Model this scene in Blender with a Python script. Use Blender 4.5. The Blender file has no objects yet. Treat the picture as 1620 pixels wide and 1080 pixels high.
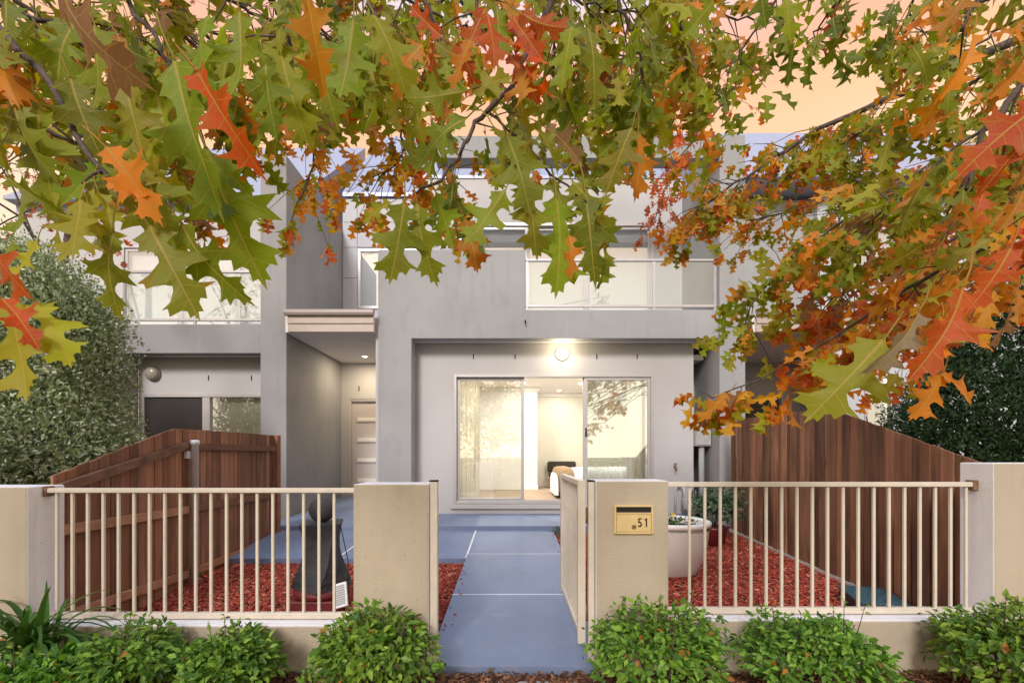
import bpy, math, random
import numpy as np
from mathutils import Vector, Matrix, Quaternion
from mathutils.geometry import tessellate_polygon

random.seed(51)
rng = np.random.default_rng(51)
R = math.radians
scene = bpy.context.scene
col = scene.collection

# ------------------------------------------------------------------ camera
CZ = 1.27
FPX = 720.0            # 16 mm lens on 36 mm, measured on a 1620 px wide picture
cam_d = bpy.data.cameras.new('camera')
cam_d.sensor_width = 36.0
cam_d.lens = 16.0
cam_d.shift_y = 180 / 1620
cam_d.clip_start = 0.02
cam_d.clip_end = 600
cam = bpy.data.objects.new('camera', cam_d)
cam.location = (0, 0, CZ)
cam.rotation_euler = (R(90), 0, 0)
col.objects.link(cam)
scene.camera = cam

def at(px, py, Y):
    return Vector(((px - 810) * Y / FPX, Y, CZ - (py - 720) * Y / FPX))

# ------------------------------------------------------------------ sky and sun
SUN_EL, SUN_AZ = 30.0, 192.0      # the sun stands behind the camera, a little to the left
world = bpy.data.worlds.new('World')
scene.world = world
world.use_nodes = True
nt = world.node_tree
nt.nodes.clear()
N = nt.nodes.new
Lk = nt.links.new
sky = N('ShaderNodeTexSky')
sky.sky_type = 'NISHITA'
sky.sun_disc = False
sky.sun_elevation = R(SUN_EL)
sky.sun_rotation = R(SUN_AZ)
bg1 = N('ShaderNodeBackground')
bg1.inputs['Strength'].default_value = 0.10
Lk(sky.outputs[0], bg1.inputs[0])
tc = N('ShaderNodeTexCoord')
sep = N('ShaderNodeSeparateXYZ')
Lk(tc.outputs['Generated'], sep.inputs[0])
ns = N('ShaderNodeTexNoise')
ns.inputs['Scale'].default_value = 2.2
ns.inputs['Detail'].default_value = 5
mp = N('ShaderNodeMapping')
mp.inputs['Scale'].default_value = (1, 1, 4.5)
Lk(tc.outputs['Generated'], mp.inputs[0])
Lk(mp.outputs[0], ns.inputs['Vector'])
m1 = N('ShaderNodeMath'); m1.operation = 'MULTIPLY_ADD'
Lk(ns.outputs[0], m1.inputs[0])
m1.inputs[1].default_value = 0.16
m1.inputs[2].default_value = -0.08
m2 = N('ShaderNodeMath'); m2.operation = 'ADD'
Lk(sep.outputs['Z'], m2.inputs[0]); Lk(m1.outputs[0], m2.inputs[1])
ramp = N('ShaderNodeValToRGB')
cr = ramp.color_ramp
cr.elements[0].position = 0.0; cr.elements[0].color = (0.84, 0.70, 0.54, 1)
cr.elements[1].position = 1.0; cr.elements[1].color = (0.50, 0.66, 0.92, 1)
for p, c in ((0.35, (0.72, 0.52, 0.33)), (0.54, (0.70, 0.40, 0.19)), (0.61, (0.70, 0.34, 0.19)),
             (0.655, (0.66, 0.37, 0.28)), (0.70, (0.56, 0.49, 0.50)), (0.80, (0.50, 0.60, 0.76))):
    e = cr.elements.new(p); e.color = (*c, 1)
Lk(m2.outputs[0], ramp.inputs[0])
bg2 = N('ShaderNodeBackground')
bg2.inputs['Strength'].default_value = 1.0
Lk(ramp.outputs[0], bg2.inputs[0])
mx = N('ShaderNodeMixShader')
mx.inputs[0].default_value = 0.82
Lk(bg1.outputs[0], mx.inputs[1]); Lk(bg2.outputs[0], mx.inputs[2])
wo = N('ShaderNodeOutputWorld')
Lk(mx.outputs[0], wo.inputs[0])

sd = bpy.data.lights.new('sun', 'SUN')
sd.energy = 1.5
sd.angle = R(14)
sd.color = (1.0, 0.97, 0.95)
sun = bpy.data.objects.new('sun', sd)
az = R(SUN_AZ)
sdir = Vector((math.sin(az) * math.cos(R(SUN_EL)), math.cos(az) * math.cos(R(SUN_EL)), math.sin(R(SUN_EL))))
sun.rotation_euler = sdir.to_track_quat('Z', 'Y').to_euler()
sun.location = sdir * 30
col.objects.link(sun)

vs = scene.view_settings
vs.view_transform = 'Standard'
vs.look = 'None'
vs.exposure = 0.95
vs.gamma = 1.0
vs.use_curve_mapping = False
scene.render.engine = 'CYCLES'
cy = scene.cycles
cy.use_denoising = True
cy.max_bounces = 8
cy.transparent_max_bounces = 16
cy.sample_clamp_indirect = 6.0

# ------------------------------------------------------------------ materials
MATS = {}

def s2l(r, g, b):
    f = lambda c: c / 12.92 if c <= 0.04045 else ((c + 0.055) / 1.055) ** 2.4
    return (f(r / 255), f(g / 255), f(b / 255))

class NT:
    def __init__(self, name):
        self.m = bpy.data.materials.new(name)
        self.m.use_nodes = True
        self.t = self.m.node_tree
        self.t.nodes.clear()
        self.out = self.n('ShaderNodeOutputMaterial')
    def n(self, kind, **kw):
        nd = self.t.nodes.new(kind)
        for k, v in kw.items():
            setattr(nd, k, v)
        return nd
    def l(self, a, b):
        self.t.links.new(a, b)
    def math(self, op, a, b=None, c=None, clamp=False):
        nd = self.n('ShaderNodeMath', operation=op, use_clamp=clamp)
        for i, v in enumerate((a, b, c)):
            if v is None: continue
            if isinstance(v, (int, float)): nd.inputs[i].default_value = v
            else: self.l(v, nd.inputs[i])
        return nd.outputs[0]
    def mix(self, fac, a, b, blend='MIX'):
        nd = self.n('ShaderNodeMix', data_type='RGBA', blend_type=blend)
        for i, v in ((0, fac), (6, a), (7, b)):
            if isinstance(v, (int, float)): nd.inputs[i].default_value = v
            elif isinstance(v, tuple): nd.inputs[i].default_value = (*v[:3], 1)
            else: self.l(v, nd.inputs[i])
        return nd.outputs[2]
    def noise(self, scale, detail=3, stretch=None, vec=None, rough=0.5):
        nd = self.n('ShaderNodeTexNoise')
        nd.inputs['Scale'].default_value = scale
        nd.inputs['Detail'].default_value = detail
        nd.inputs['Roughness'].default_value = rough
        if vec is None:
            vec = self.n('ShaderNodeTexCoord').outputs['Object']
        if stretch:
            mpn = self.n('ShaderNodeMapping')
            mpn.inputs['Scale'].default_value = stretch
            self.l(vec, mpn.inputs[0])
            vec = mpn.outputs[0]
        self.l(vec, nd.inputs['Vector'])
        return nd.outputs[0]
    def ramp(self, fac, a, b):
        nd = self.n('ShaderNodeMapRange', clamp=True)
        nd.inputs[1].default_value = a; nd.inputs[2].default_value = b
        self.l(fac, nd.inputs[0])
        return nd.outputs[0]
    def bsdf(self, color, rough=0.7, spec=0.4, metal=0.0, bump=None, bdist=0.01, bstr=0.4):
        p = self.n('ShaderNodeBsdfPrincipled')
        if isinstance(color, tuple): p.inputs['Base Color'].default_value = (*color[:3], 1)
        else: self.l(color, p.inputs['Base Color'])
        if isinstance(rough, (int, float)): p.inputs['Roughness'].default_value = rough
        else: self.l(rough, p.inputs['Roughness'])
        p.inputs['Specular IOR Level'].default_value = spec
        p.inputs['Metallic'].default_value = metal
        if bump is not None:
            b = self.n('ShaderNodeBump')
            b.inputs['Strength'].default_value = bstr
            b.inputs['Distance'].default_value = bdist
            self.l(bump, b.inputs['Height'])
            self.l(b.outputs[0], p.inputs['Normal'])
        return p
    def done(self, shader):
        self.l(shader, self.out.inputs[0])
        MATS[self.m.name] = self.m
        return self.m

def sc(c, k):
    return tuple(min(1, x * k) for x in c)

def render_wall(name, c, var=0.10, stain=0.25, staincol=(0.16, 0.14, 0.13), speck=0.5, bs=0.35):
    t = NT(name)
    big = t.noise(1.1, 4)
    mid = t.noise(6, 6, (1, 1, 0.35), None, 0.65)
    fine = t.noise(140, 3, None, None, 0.7)
    cc = t.mix(t.ramp(big, 0.3, 0.7), sc(c, 1 - var), sc(c, 1 + var))
    cc = t.mix(t.math('MULTIPLY', t.ramp(mid, 0.54, 0.80), stain), cc, staincol)
    streak = t.noise(9, 4, (1, 1, 0.06))
    cc = t.mix(t.math('MULTIPLY', t.ramp(streak, 0.56, 0.8), stain * 0.8), cc, staincol)
    dots = t.noise(46, 2)
    cc = t.mix(t.math('MULTIPLY', t.ramp(dots, 0.72, 0.76), speck), cc, staincol)
    h = t.math('ADD', fine, t.math('MULTIPLY', mid, 0.8))
    return t.done(t.bsdf(cc, 0.85, 0.25, bump=h, bdist=0.006, bstr=bs).outputs[0])

def plain(name, c, rough=0.6, var=0.06, scale=8, spec=0.4, metal=0.0, bump=0.0, bscale=120, stretch=None):
    t = NT(name)
    nz = t.noise(scale, 4, stretch)
    cc = t.mix(t.ramp(nz, 0.3, 0.7), sc(c, 1 - var), sc(c, 1 + var))
    b = t.noise(bscale, 2) if bump else None
    return t.done(t.bsdf(cc, rough, spec, metal, b, 0.004, bump).outputs[0])

def timber(name, c1, c2, st=(1, 1, 0.05)):
    t = NT(name)
    oi = t.n('ShaderNodeObjectInfo')
    tcn = t.n('ShaderNodeTexCoord')
    off = t.n('ShaderNodeVectorMath', operation='ADD')
    t.l(tcn.outputs['Object'], off.inputs[0])
    cmb = t.n('ShaderNodeCombineXYZ')
    t.l(t.math('MULTIPLY', oi.outputs['Random'], 37.0), cmb.inputs[2])
    t.l(cmb.outputs[0], off.inputs[1])
    g = t.noise(24, 5, st, off.outputs[0], 0.65)
    g2 = t.noise(5, 3, (1, 1, 0.35), off.outputs[0])
    cc = t.mix(t.ramp(g, 0.3, 0.72), c1, c2)
    cc = t.mix(t.ramp(g2, 0.45, 0.8), cc, sc(c1, 0.55))
    k = t.math('MULTIPLY_ADD', oi.outputs['Random'], 0.95, 0.50)
    r2 = t.math('FRACT', t.math('MULTIPLY', oi.outputs['Random'], 17.3))
    cc = t.mix(t.math('MULTIPLY', r2, 0.45), cc, (0.24, 0.085, 0.042))
    hs = t.n('ShaderNodeHueSaturation')
    t.l(cc, hs.inputs['Color']); t.l(k, hs.inputs['Value'])
    hs.inputs['Saturation'].default_value = 1.0
    wear = t.noise(60, 3, (1, 1, 0.25), off.outputs[0])
    cc = t.mix(t.math('MULTIPLY', t.ramp(wear, 0.70, 0.78), 0.35), hs.outputs[0], (0.42, 0.30, 0.22))
    return t.done(t.bsdf(cc, 0.72, 0.3, bump=g, bdist=0.006, bstr=0.6).outputs[0])

def glass(name, refl, tint=(0.95, 0.97, 0.96), rough=0.0):
    t = NT(name)
    tr = t.n('ShaderNodeBsdfTransparent'); tr.inputs[0].default_value = (*tint, 1)
    gl = t.n('ShaderNodeBsdfGlossy'); gl.inputs['Roughness'].default_value = rough
    gl.inputs[0].default_value = (0.97, 0.98, 1.0, 1)
    ge = t.n('ShaderNodeNewGeometry')          # Schlick's rule, the same from both faces of the thin pane
    dt = t.n('ShaderNodeVectorMath', operation='DOT_PRODUCT')
    t.l(ge.outputs['Incoming'], dt.inputs[0]); t.l(ge.outputs['Normal'], dt.inputs[1])
    k = t.math('POWER', t.math('SUBTRACT', 1.0, t.math('ABSOLUTE', dt.outputs['Value']), clamp=True), 5.0)
    f = t.math('ADD', t.math('MULTIPLY_ADD', k, 0.9, 0.04), refl, clamp=True)
    m = t.n('ShaderNodeMixShader')
    t.l(f, m.inputs[0]); t.l(tr.outputs[0], m.inputs[1]); t.l(gl.outputs[0], m.inputs[2])
    return t.done(m.outputs[0])

def emit(name, c, s):
    t = NT(name)
    e = t.n('ShaderNodeEmission')
    e.inputs[0].default_value = (*c, 1); e.inputs[1].default_value = s
    return t.done(e.outputs[0])

def leafy(name, source='OBJECT', oak=True, transl=0.45, rough=0.5):
    """leaf colour from the object's (or the point's) own colour; alpha says how far autumn red has crept in from the tips"""
    t = NT(name)
    at_ = t.n('ShaderNodeAttribute')
    if source == 'OBJECT':
        at_.attribute_type = 'OBJECT'; at_.attribute_name = 'color'
    else:
        at_.attribute_type = 'GEOMETRY'; at_.attribute_name = 'Col'
    c = at_.outputs['Color']
    if oak:
        uv = t.n('ShaderNodeUVMap')
        sp = t.n('ShaderNodeSeparateXYZ'); t.l(uv.outputs[0], sp.inputs[0])
        au = t.math('ABSOLUTE', t.math('SUBTRACT', sp.outputs[0], 0.5))
        v = sp.outputs[1]
        tcn = t.n('ShaderNodeTexCoord')
        pos = t.n('ShaderNodeNewGeometry').outputs['Position']
        nz = t.noise(16, 3, None, pos)
        edge = t.math('ADD', t.math('MULTIPLY', au, 1.4), t.math('MULTIPLY', v, 0.55))
        blush = t.math('MULTIPLY', t.math('SUBTRACT', t.math('ADD', edge, nz), 1.05), 2.4)
        blush = t.math('ADD', blush, t.math('MULTIPLY_ADD', at_.outputs['Alpha'], 2.0, -1.2), clamp=True)
        red = t.mix(t.ramp(t.noise(9, 2, None, pos), 0.35, 0.65), (0.42, 0.045, 0.012), (0.50, 0.13, 0.018))
        c = t.mix(t.math('MULTIPLY', blush, 0.85), c, red)
        mott = t.noise(45, 4, None, pos)
        net = t.n('ShaderNodeTexVoronoi', feature='DISTANCE_TO_EDGE')
        net.inputs['Scale'].default_value = 26
        t.l(uv.outputs[0], net.inputs['Vector'])
        c = t.mix(t.math('MULTIPLY', t.math('SUBTRACT', 1.0, t.ramp(net.outputs[0], 0.02, 0.10)), 0.16), c, (0.40, 0.34, 0.08))
        age = t.noise(7, 4, None, pos, 0.65)
        c = t.mix(t.math('MULTIPLY', t.ramp(age, 0.58, 0.70), 0.45), c, (0.20, 0.11, 0.03))
        c = t.mix(t.math('MULTIPLY', t.ramp(mott, 0.35, 0.75), 0.35), c, t.mix(0.5, c, (0.30, 0.22, 0.03)))
        spots = t.noise(130, 2, None, pos)
        c = t.mix(t.math('MULTIPLY', t.ramp(spots, 0.70, 0.76), 0.55), c, (0.07, 0.03, 0.012))
        # veins: midrib and side veins running up and out
        mid = t.math('LESS_THAN', au, t.math('MULTIPLY_ADD', v, -0.011, 0.0145))
        sv = t.math('SUBTRACT', v, t.math('MULTIPLY', au, 0.72))
        fr = t.math('FRACT', t.math('DIVIDE', t.math('ADD', sv, 0.085), 0.145))
        d = t.math('ABSOLUTE', t.math('SUBTRACT', fr, 0.5))
        side = t.math('MULTIPLY', t.math('GREATER_THAN', d, 0.465), 0.55)
        stalk = t.math('LESS_THAN', v, 0.0)
        vein = t.math('MAXIMUM', t.math('MAXIMUM', mid, side), stalk)
        c = t.mix(t.math('MULTIPLY', vein, 0.62), c, (0.48, 0.36, 0.09))
        hb = t.math('ADD', t.math('MULTIPLY', mott, 0.35), t.math('MULTIPLY', vein, 0.4))
    else:
        hb = None
    p = t.bsdf(c, rough, 0.22, bump=hb, bdist=0.003, bstr=0.5)
    tl = t.n('ShaderNodeBsdfTranslucent')
    hs = t.n('ShaderNodeHueSaturation'); hs.inputs['Value'].default_value = 1.5; hs.inputs['Saturation'].default_value = 1.1
    t.l(c, hs.inputs['Color']); t.l(hs.outputs[0], tl.inputs[0])
    m = t.n('ShaderNodeMixShader'); m.inputs[0].default_value = transl
    t.l(p.outputs[0], m.inputs[1]); t.l(tl.outputs[0], m.inputs[2])
    return t.done(m.outputs[0])

def attr_mat(name, rough=0.8):
    t = NT(name)
    a = t.n('ShaderNodeAttribute'); a.attribute_type = 'GEOMETRY'; a.attribute_name = 'Col'
    return t.done(t.bsdf(a.outputs['Color'], rough, 0.25).outputs[0])

M_grey = render_wall('grey_render', (0.318, 0.324, 0.332), 0.08, 0.30, (0.18, 0.165, 0.155), 0.6, 0.5)
M_greyl = render_wall('grey_render_weathered', (0.285, 0.285, 0.288), 0.12, 0.32)
M_cream = render_wall('cream_render', (0.455, 0.45, 0.45), 0.05, 0.07, (0.35, 0.30, 0.26), 0.25, 0.25)
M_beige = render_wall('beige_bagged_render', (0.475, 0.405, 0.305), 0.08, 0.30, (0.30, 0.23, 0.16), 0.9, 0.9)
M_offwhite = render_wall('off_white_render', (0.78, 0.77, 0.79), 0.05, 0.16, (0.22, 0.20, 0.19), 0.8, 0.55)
M_path = None
def make_path():
    t = NT('blue_grey_paving_paint')
    big = t.noise(1.6, 4); mid = t.noise(9, 5); fine = t.noise(160, 2)
    c = (0.165, 0.215, 0.335)
    cc = t.mix(t.ramp(big, 0.3, 0.7), sc(c, 0.88), sc(c, 1.08))
    cc = t.mix(t.math('MULTIPLY', t.ramp(mid, 0.52, 0.78), 0.38), cc, (0.27, 0.26, 0.29))
    sc2 = t.noise(3.5, 6, (3, 0.6, 1), None, 0.7)
    cc = t.mix(t.math('MULTIPLY', t.ramp(sc2, 0.55, 0.75), 0.30), cc, (0.13, 0.15, 0.21))
    sp = t.noise(60, 2)
    cc = t.mix(t.math('MULTIPLY', t.ramp(sp, 0.70, 0.74), 0.45), cc, (0.09, 0.09, 0.11))
    return t.done(t.bsdf(cc, 0.55, 0.4, bump=t.math('ADD', fine, mid), bdist=0.004, bstr=0.35).outputs[0])
M_path = make_path()
M_joint = plain('pale_joint_filler', (0.74, 0.75, 0.78), 0.8)
M_cladding = render_wall('pale_cladding_sheet', (0.46, 0.47, 0.50), 0.04, 0.06, (0.3, 0.3, 0.3), 0.1, 0.1)
M_alu = plain('pale_aluminium', (0.46, 0.45, 0.45), 0.35, 0.04, 8, 0.5, 0.35)
M_rail = plain('beige_powder_coat', (0.62, 0.555, 0.46), 0.42, 0.07, 14, 0.45, 0.0, 0.15, 90)
M_galv = plain('galvanised_steel', (0.60, 0.62, 0.66), 0.5, 0.12, 12, 0.5, 0.0)
M_steel = plain('grey_meter_steel', (0.36, 0.35, 0.34), 0.5, 0.08, 10)
M_dark = plain('dark_cavity', (0.012, 0.011, 0.010), 0.8)
M_gutter = plain('bronze_gutter_paint', (0.30, 0.25, 0.22), 0.4, 0.05)
M_fascia = plain('pale_fascia_paint', (0.44, 0.37, 0.32), 0.5, 0.04)
M_soffit = plain('soffit_paint', (0.74, 0.71, 0.68), 0.8, 0.05, 4)
M_wood = timber('red_brown_paling', (0.125, 0.060, 0.036), (0.32, 0.165, 0.095))
M_woodr = timber('orange_brown_rail', (0.20, 0.10, 0.06), (0.36, 0.19, 0.11), (1, 0.05, 1))
M_glass = glass('door_glass', 0.20)
M_glassu = glass('upper_glass', 0.26, (0.95, 0.97, 0.98))
M_blind = plain('white_blind_fabric', (0.84, 0.84, 0.83), 0.9, 0.02)
M_glassb = glass('balustrade_glass', 0.10, (0.88, 0.92, 0.92))
M_room = plain('room_cream_paint', (0.74, 0.71, 0.61), 0.9, 0.02)
M_roomw = plain('room_white_paint', (0.80, 0.78, 0.74), 0.9, 0.02)
M_carpet = plain('beige_carpet', (0.36, 0.27, 0.20), 1.0, 0.14, 90, 0.1, 0, 0.4, 300)
M_sheet = plain('white_bed_linen', (0.80, 0.79, 0.80), 0.9, 0.03)
M_throw = plain('brown_throw_fabric', (0.26, 0.18, 0.10), 0.95, 0.1, 60)
M_blackf = plain('dark_upholstery', (0.05, 0.04, 0.033), 0.9, 0.1, 30)
def make_curtain():
    t = NT('sheer_curtain_fabric')
    p = t.bsdf((0.74, 0.70, 0.60), 0.9, 0.1)
    tl = t.n('ShaderNodeBsdfTranslucent'); tl.inputs[0].default_value = (0.80, 0.76, 0.66, 1)
    m = t.n('ShaderNodeMixShader'); m.inputs[0].default_value = 0.5
    t.l(p.outputs[0], m.inputs[1]); t.l(tl.outputs[0], m.inputs[2])
    return t.done(m.outputs[0])
M_curtain = make_curtain()
M_door = plain('entry_door_paint', (0.50, 0.455, 0.44), 0.45, 0.03)
M_doorpane = plain('frosted_door_pane', (0.75, 0.72, 0.64), 0.25, 0.03)
M_screen = plain('dark_screen_mesh', (0.030, 0.024, 0.022), 0.7, 0.1)
M_brown = plain('dark_brown_door_paint', (0.045, 0.026, 0.020), 0.5, 0.1)
M_roof = plain('blue_grey_metal_roof', (0.32, 0.34, 0.44), 0.45, 0.06, 6, 0.5, 0.2)
M_letter = plain('letterbox_cream_enamel', (0.62, 0.46, 0.22), 0.38, 0.05, 20)
M_black = plain('black_numeral_paint', (0.010, 0.010, 0.010), 0.5)
M_brass = plain('worn_brass_lock', (0.38, 0.30, 0.16), 0.35, 0.15, 40, 0.5, 0.9)
M_rust = plain('rusty_steel', (0.20, 0.11, 0.06), 0.8, 0.35, 30)
M_redbase = plain('dark_red_glazed_tray', (0.145, 0.020, 0.018), 0.5, 0.12, 12)
M_pot = plain('pinkish_white_pot_glaze', (0.66, 0.60, 0.57), 0.5, 0.05, 5)
M_potrim = plain('white_pot_rim', (0.80, 0.77, 0.75), 0.45, 0.03)
M_redpot = plain('maroon_pot_glaze', (0.11, 0.014, 0.014), 0.3, 0.1)
M_soil = plain('potting_soil', (0.035, 0.024, 0.018), 1.0, 0.3, 40, 0.2, 0, 0.6, 60)
M_earth = plain('bed_earth', (0.12, 0.035, 0.024), 1.0, 0.3, 25, 0.2, 0, 0.6, 60)
M_litter = plain('litter_earth', (0.075, 0.045, 0.030), 1.0, 0.35, 25, 0.2, 0, 0.6, 60)
M_ground = plain('street_ground', (0.14, 0.14, 0.09), 1.0, 0.3, 2, 0.2, 0, 0.5, 30)
M_conc = plain('pale_concrete', (0.45, 0.43, 0.40), 0.85, 0.1, 20, 0.3, 0, 0.4, 120)
M_bark = None
def make_bark(name, c1, c2):
    t = NT(name)
    g = t.noise(30, 5, (1, 1, 0.5)); g2 = t.noise(90, 3)
    cc = t.mix(t.ramp(g, 0.3, 0.7), c1, c2)
    return t.done(t.bsdf(cc, 0.85, 0.2, bump=t.math('ADD', g, g2), bdist=0.01, bstr=0.6).outputs[0])
M_bark = make_bark('grey_brown_bark', (0.050, 0.035, 0.028), (0.13, 0.10, 0.085))
M_oak_o = leafy('oak_leaf', 'OBJECT')
M_oak_g = leafy('oak_leaf_mass', 'GEOMETRY')
M_leaf_o = leafy('shrub_leaf', 'OBJECT', False, 0.25, 0.32)
M_leaf_g = leafy('shrub_leaf_mass', 'GEOMETRY', False, 0.25, 0.38)
M_chip = attr_mat('bark_chip', 0.85)
M_lampglass = emit('lit_opal_glass', (1.0, 0.88, 0.62), 1.6)
M_down = emit('lit_downlight', (1.0, 0.86, 0.66), 14.0)
M_opal_off = plain('unlit_dull_opal_glass', (0.30, 0.27, 0.22), 0.25, 0.05)
M_white = plain('white_plastic', (0.75, 0.75, 0.74), 0.4, 0.02)

def stone_mat():
    t = NT('speckled_dark_stone')
    a = t.noise(8, 4); b = t.noise(160, 2)
    cc = t.mix(t.ramp(a, 0.3, 0.7), (0.022, 0.023, 0.025), (0.050, 0.051, 0.056))
    cc = t.mix(t.ramp(b, 0.66, 0.74), cc, (0.26, 0.25, 0.24))
    return t.done(t.bsdf(cc, 0.65, 0.4, bump=b, bdist=0.004, bstr=0.5).outputs[0])
M_stone = stone_mat()
def turf_mat():
    t = NT('blue_green_mesh_cover')
    w = t.n('ShaderNodeTexVoronoi', feature='DISTANCE_TO_EDGE')
    w.inputs['Scale'].default_value = 28
    t.l(t.n('ShaderNodeTexCoord').outputs['Object'], w.inputs['Vector'])
    cc = t.mix(t.ramp(w.outputs[0], 0.02, 0.12), (0.015, 0.03, 0.04), (0.055, 0.135, 0.165))
    return t.done(t.bsdf(cc, 0.6, 0.4, bump=w.outputs[0], bdist=0.01, bstr=0.6).outputs[0])
M_turf = turf_mat()
M_navy = plain('dark_navy_plastic', (0.012, 0.016, 0.026), 0.5, 0.1)

# ------------------------------------------------------------------ building helpers
def woff(o):
    v = Vector((0, 0, 0))
    while o is not None:
        v += o.location
        o = o.parent
    return v

def link(o, parent=None, label=None, cat=None, group=None, kind=None):
    col.objects.link(o)
    if parent is not None:
        o.parent = parent
    if label: o['label'] = label
    if cat: o['category'] = cat
    if group: o['group'] = group
    if kind: o['kind'] = kind
    return o

def thing(name, label, cat, loc=(0, 0, 0), group=None):
    o = bpy.data.objects.new(name, None)
    o.empty_display_size = 0.1
    o.location = loc
    return link(o, None, label, cat, group)

class MB:
    def __init__(self):
        self.v = []; self.f = []; self.sm = []
    def add(self, vs_, fs_, smooth=False):
        b = len(self.v)
        self.v += [tuple(p) for p in vs_]
        self.f += [tuple(i + b for i in f) for f in fs_]
        self.sm += [smooth] * len(fs_)
        return self
    def box(self, x0, x1, y0, y1, z0, z1):
        return self.add([(x0, y0, z0), (x1, y0, z0), (x1, y1, z0), (x0, y1, z0), (x0, y0, z1), (x1, y0, z1), (x1, y1, z1), (x0, y1, z1)],
                        [(3, 2, 1, 0), (4, 5, 6, 7), (0, 1, 5, 4), (1, 2, 6, 5), (2, 3, 7, 6), (3, 0, 4, 7)])
    def obox(self, c, s, rot=None):
        """box of size s about centre c, turned by a matrix"""
        M = rot if rot is not None else Matrix.Identity(3)
        pts = []
        for z in (-.5, .5):
            for x, y in ((-.5, -.5), (.5, -.5), (.5, .5), (-.5, .5)):
                pts.append(Vector(c) + M @ Vector((x * s[0], y * s[1], z * s[2])))
        return self.add(pts, [(3, 2, 1, 0), (4, 5, 6, 7), (0, 1, 5, 4), (1, 2, 6, 5), (2, 3, 7, 6), (3, 0, 4, 7)])
    def tube(self, pts, rad, seg=8, caps=True, smooth=True):
        pts = [Vector(p) for p in pts]
        n = len(pts)
        if isinstance(rad, (int, float)): rad = [rad] * n
        rings = []
        up = Vector((0.13, 0.21, 1)).normalized()
        vs_ = []
        for i, p in enumerate(pts):
            d = (pts[min(i + 1, n - 1)] - pts[max(i - 1, 0)]).normalized()
            a = d.cross(up)
            if a.length < 0.05: a = d.cross(Vector((1, 0, 0)))
            a.normalize(); b = d.cross(a)
            for k in range(seg):
                t = 2 * math.pi * k / seg
                vs_.append(p + (a * math.cos(t) + b * math.sin(t)) * rad[i])
        fs_ = []
        for i in range(n - 1):
            for k in range(seg):
                k2 = (k + 1) % seg
                fs_.append((i * seg + k, i * seg + k2, (i + 1) * seg + k2, (i + 1) * seg + k))
        self.add(vs_, fs_, smooth)
        if caps:
            b = len(self.v) - len(vs_)
            self.f.append(tuple(b + k for k in reversed(range(seg)))); self.sm.append(False)
            self.f.append(tuple(b + (n - 1) * seg + k for k in range(seg))); self.sm.append(False)
        return self
    def lathe(self, prof, c=(0, 0, 0), seg=32, smooth=True, wob=0):
        vs_ = []; fs_ = []
        n = len(prof)
        for k in range(seg):
            t = 2 * math.pi * k / seg
            for r, z in prof:
                vs_.append((c[0] + r * math.cos(t), c[1] + r * math.sin(t), c[2] + z))
        for k in range(seg):
            k2 = (k + 1) % seg
            for i in range(n - 1):
                fs_.append((k * n + i, k2 * n + i, k2 * n + i + 1, k * n + i + 1))
        return self.add(vs_, fs_, smooth)
    def build(self, name, mat, parent=None, label=None, cat=None, group=None, kind=None, bevel=0, front=None, subsurf=0):
        me = bpy.data.meshes.new(name)
        me.from_pydata(self.v, [], self.f)
        me.polygons.foreach_set('use_smooth', self.sm)
        me.materials.append(mat)
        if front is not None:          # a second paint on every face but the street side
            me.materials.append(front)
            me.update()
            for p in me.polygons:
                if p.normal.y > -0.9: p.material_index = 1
        me.update()
        o = bpy.data.objects.new(name, me)
        if parent is not None:
            o.location = -woff(parent)
        link(o, parent, label, cat, group, kind)
        if bevel:
            b = o.modifiers.new('bevel', 'BEVEL'); b.width = bevel; b.segments = 2; b.limit_method = 'ANGLE'
        if subsurf:
            s = o.modifiers.new('subd', 'SUBSURF'); s.levels = subsurf; s.render_levels = subsurf
        return o

def bx(name, mat, dims, parent=None, **kw):
    return MB().box(*dims).build(name, mat, parent, **kw)

def wall_y(mb, y0, y1, x0, x1, z0, z1, holes=()):
    """wall facing the street with rectangular openings (hx0,hx1,hz0,hz1), left to right"""
    x = x0
    for hx0, hx1, hz0, hz1 in sorted(holes):
        if hx0 > x: mb.box(x, hx0, y0, y1, z0, z1)
        if hz0 > z0: mb.box(hx0, hx1, y0, y1, z0, hz0)
        if hz1 < z1: mb.box(hx0, hx1, y0, y1, hz1, z1)
        x = hx1
    if x < x1: mb.box(x, x1, y0, y1, z0, z1)
    return mb

def frame_window(parent, name, x0, x1, z0, z1, y, mat, w=0.05, d=0.06, label=None):
    m = MB()
    m.box(x0, x0 + w, y, y + d, z0, z1); m.box(x1 - w, x1, y, y + d, z0, z1)
    m.box(x0 + w, x1 - w, y, y + d, z0, z0 + w); m.box(x0 + w, x1 - w, y, y + d, z1 - w, z1)
    return m.build(name, mat, parent, label=label, bevel=0.004)

def pane(parent, x0, x1, z0, z1, y, mat, name='pane', t=0.006):
    return bx(name, mat, (x0, x1, y, y + t, z0, z1), parent)

# vectorised clouds of small pieces -------------------------------------------------
def norm(a):
    return a / np.maximum(np.linalg.norm(a, axis=1, keepdims=True), 1e-9)

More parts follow.
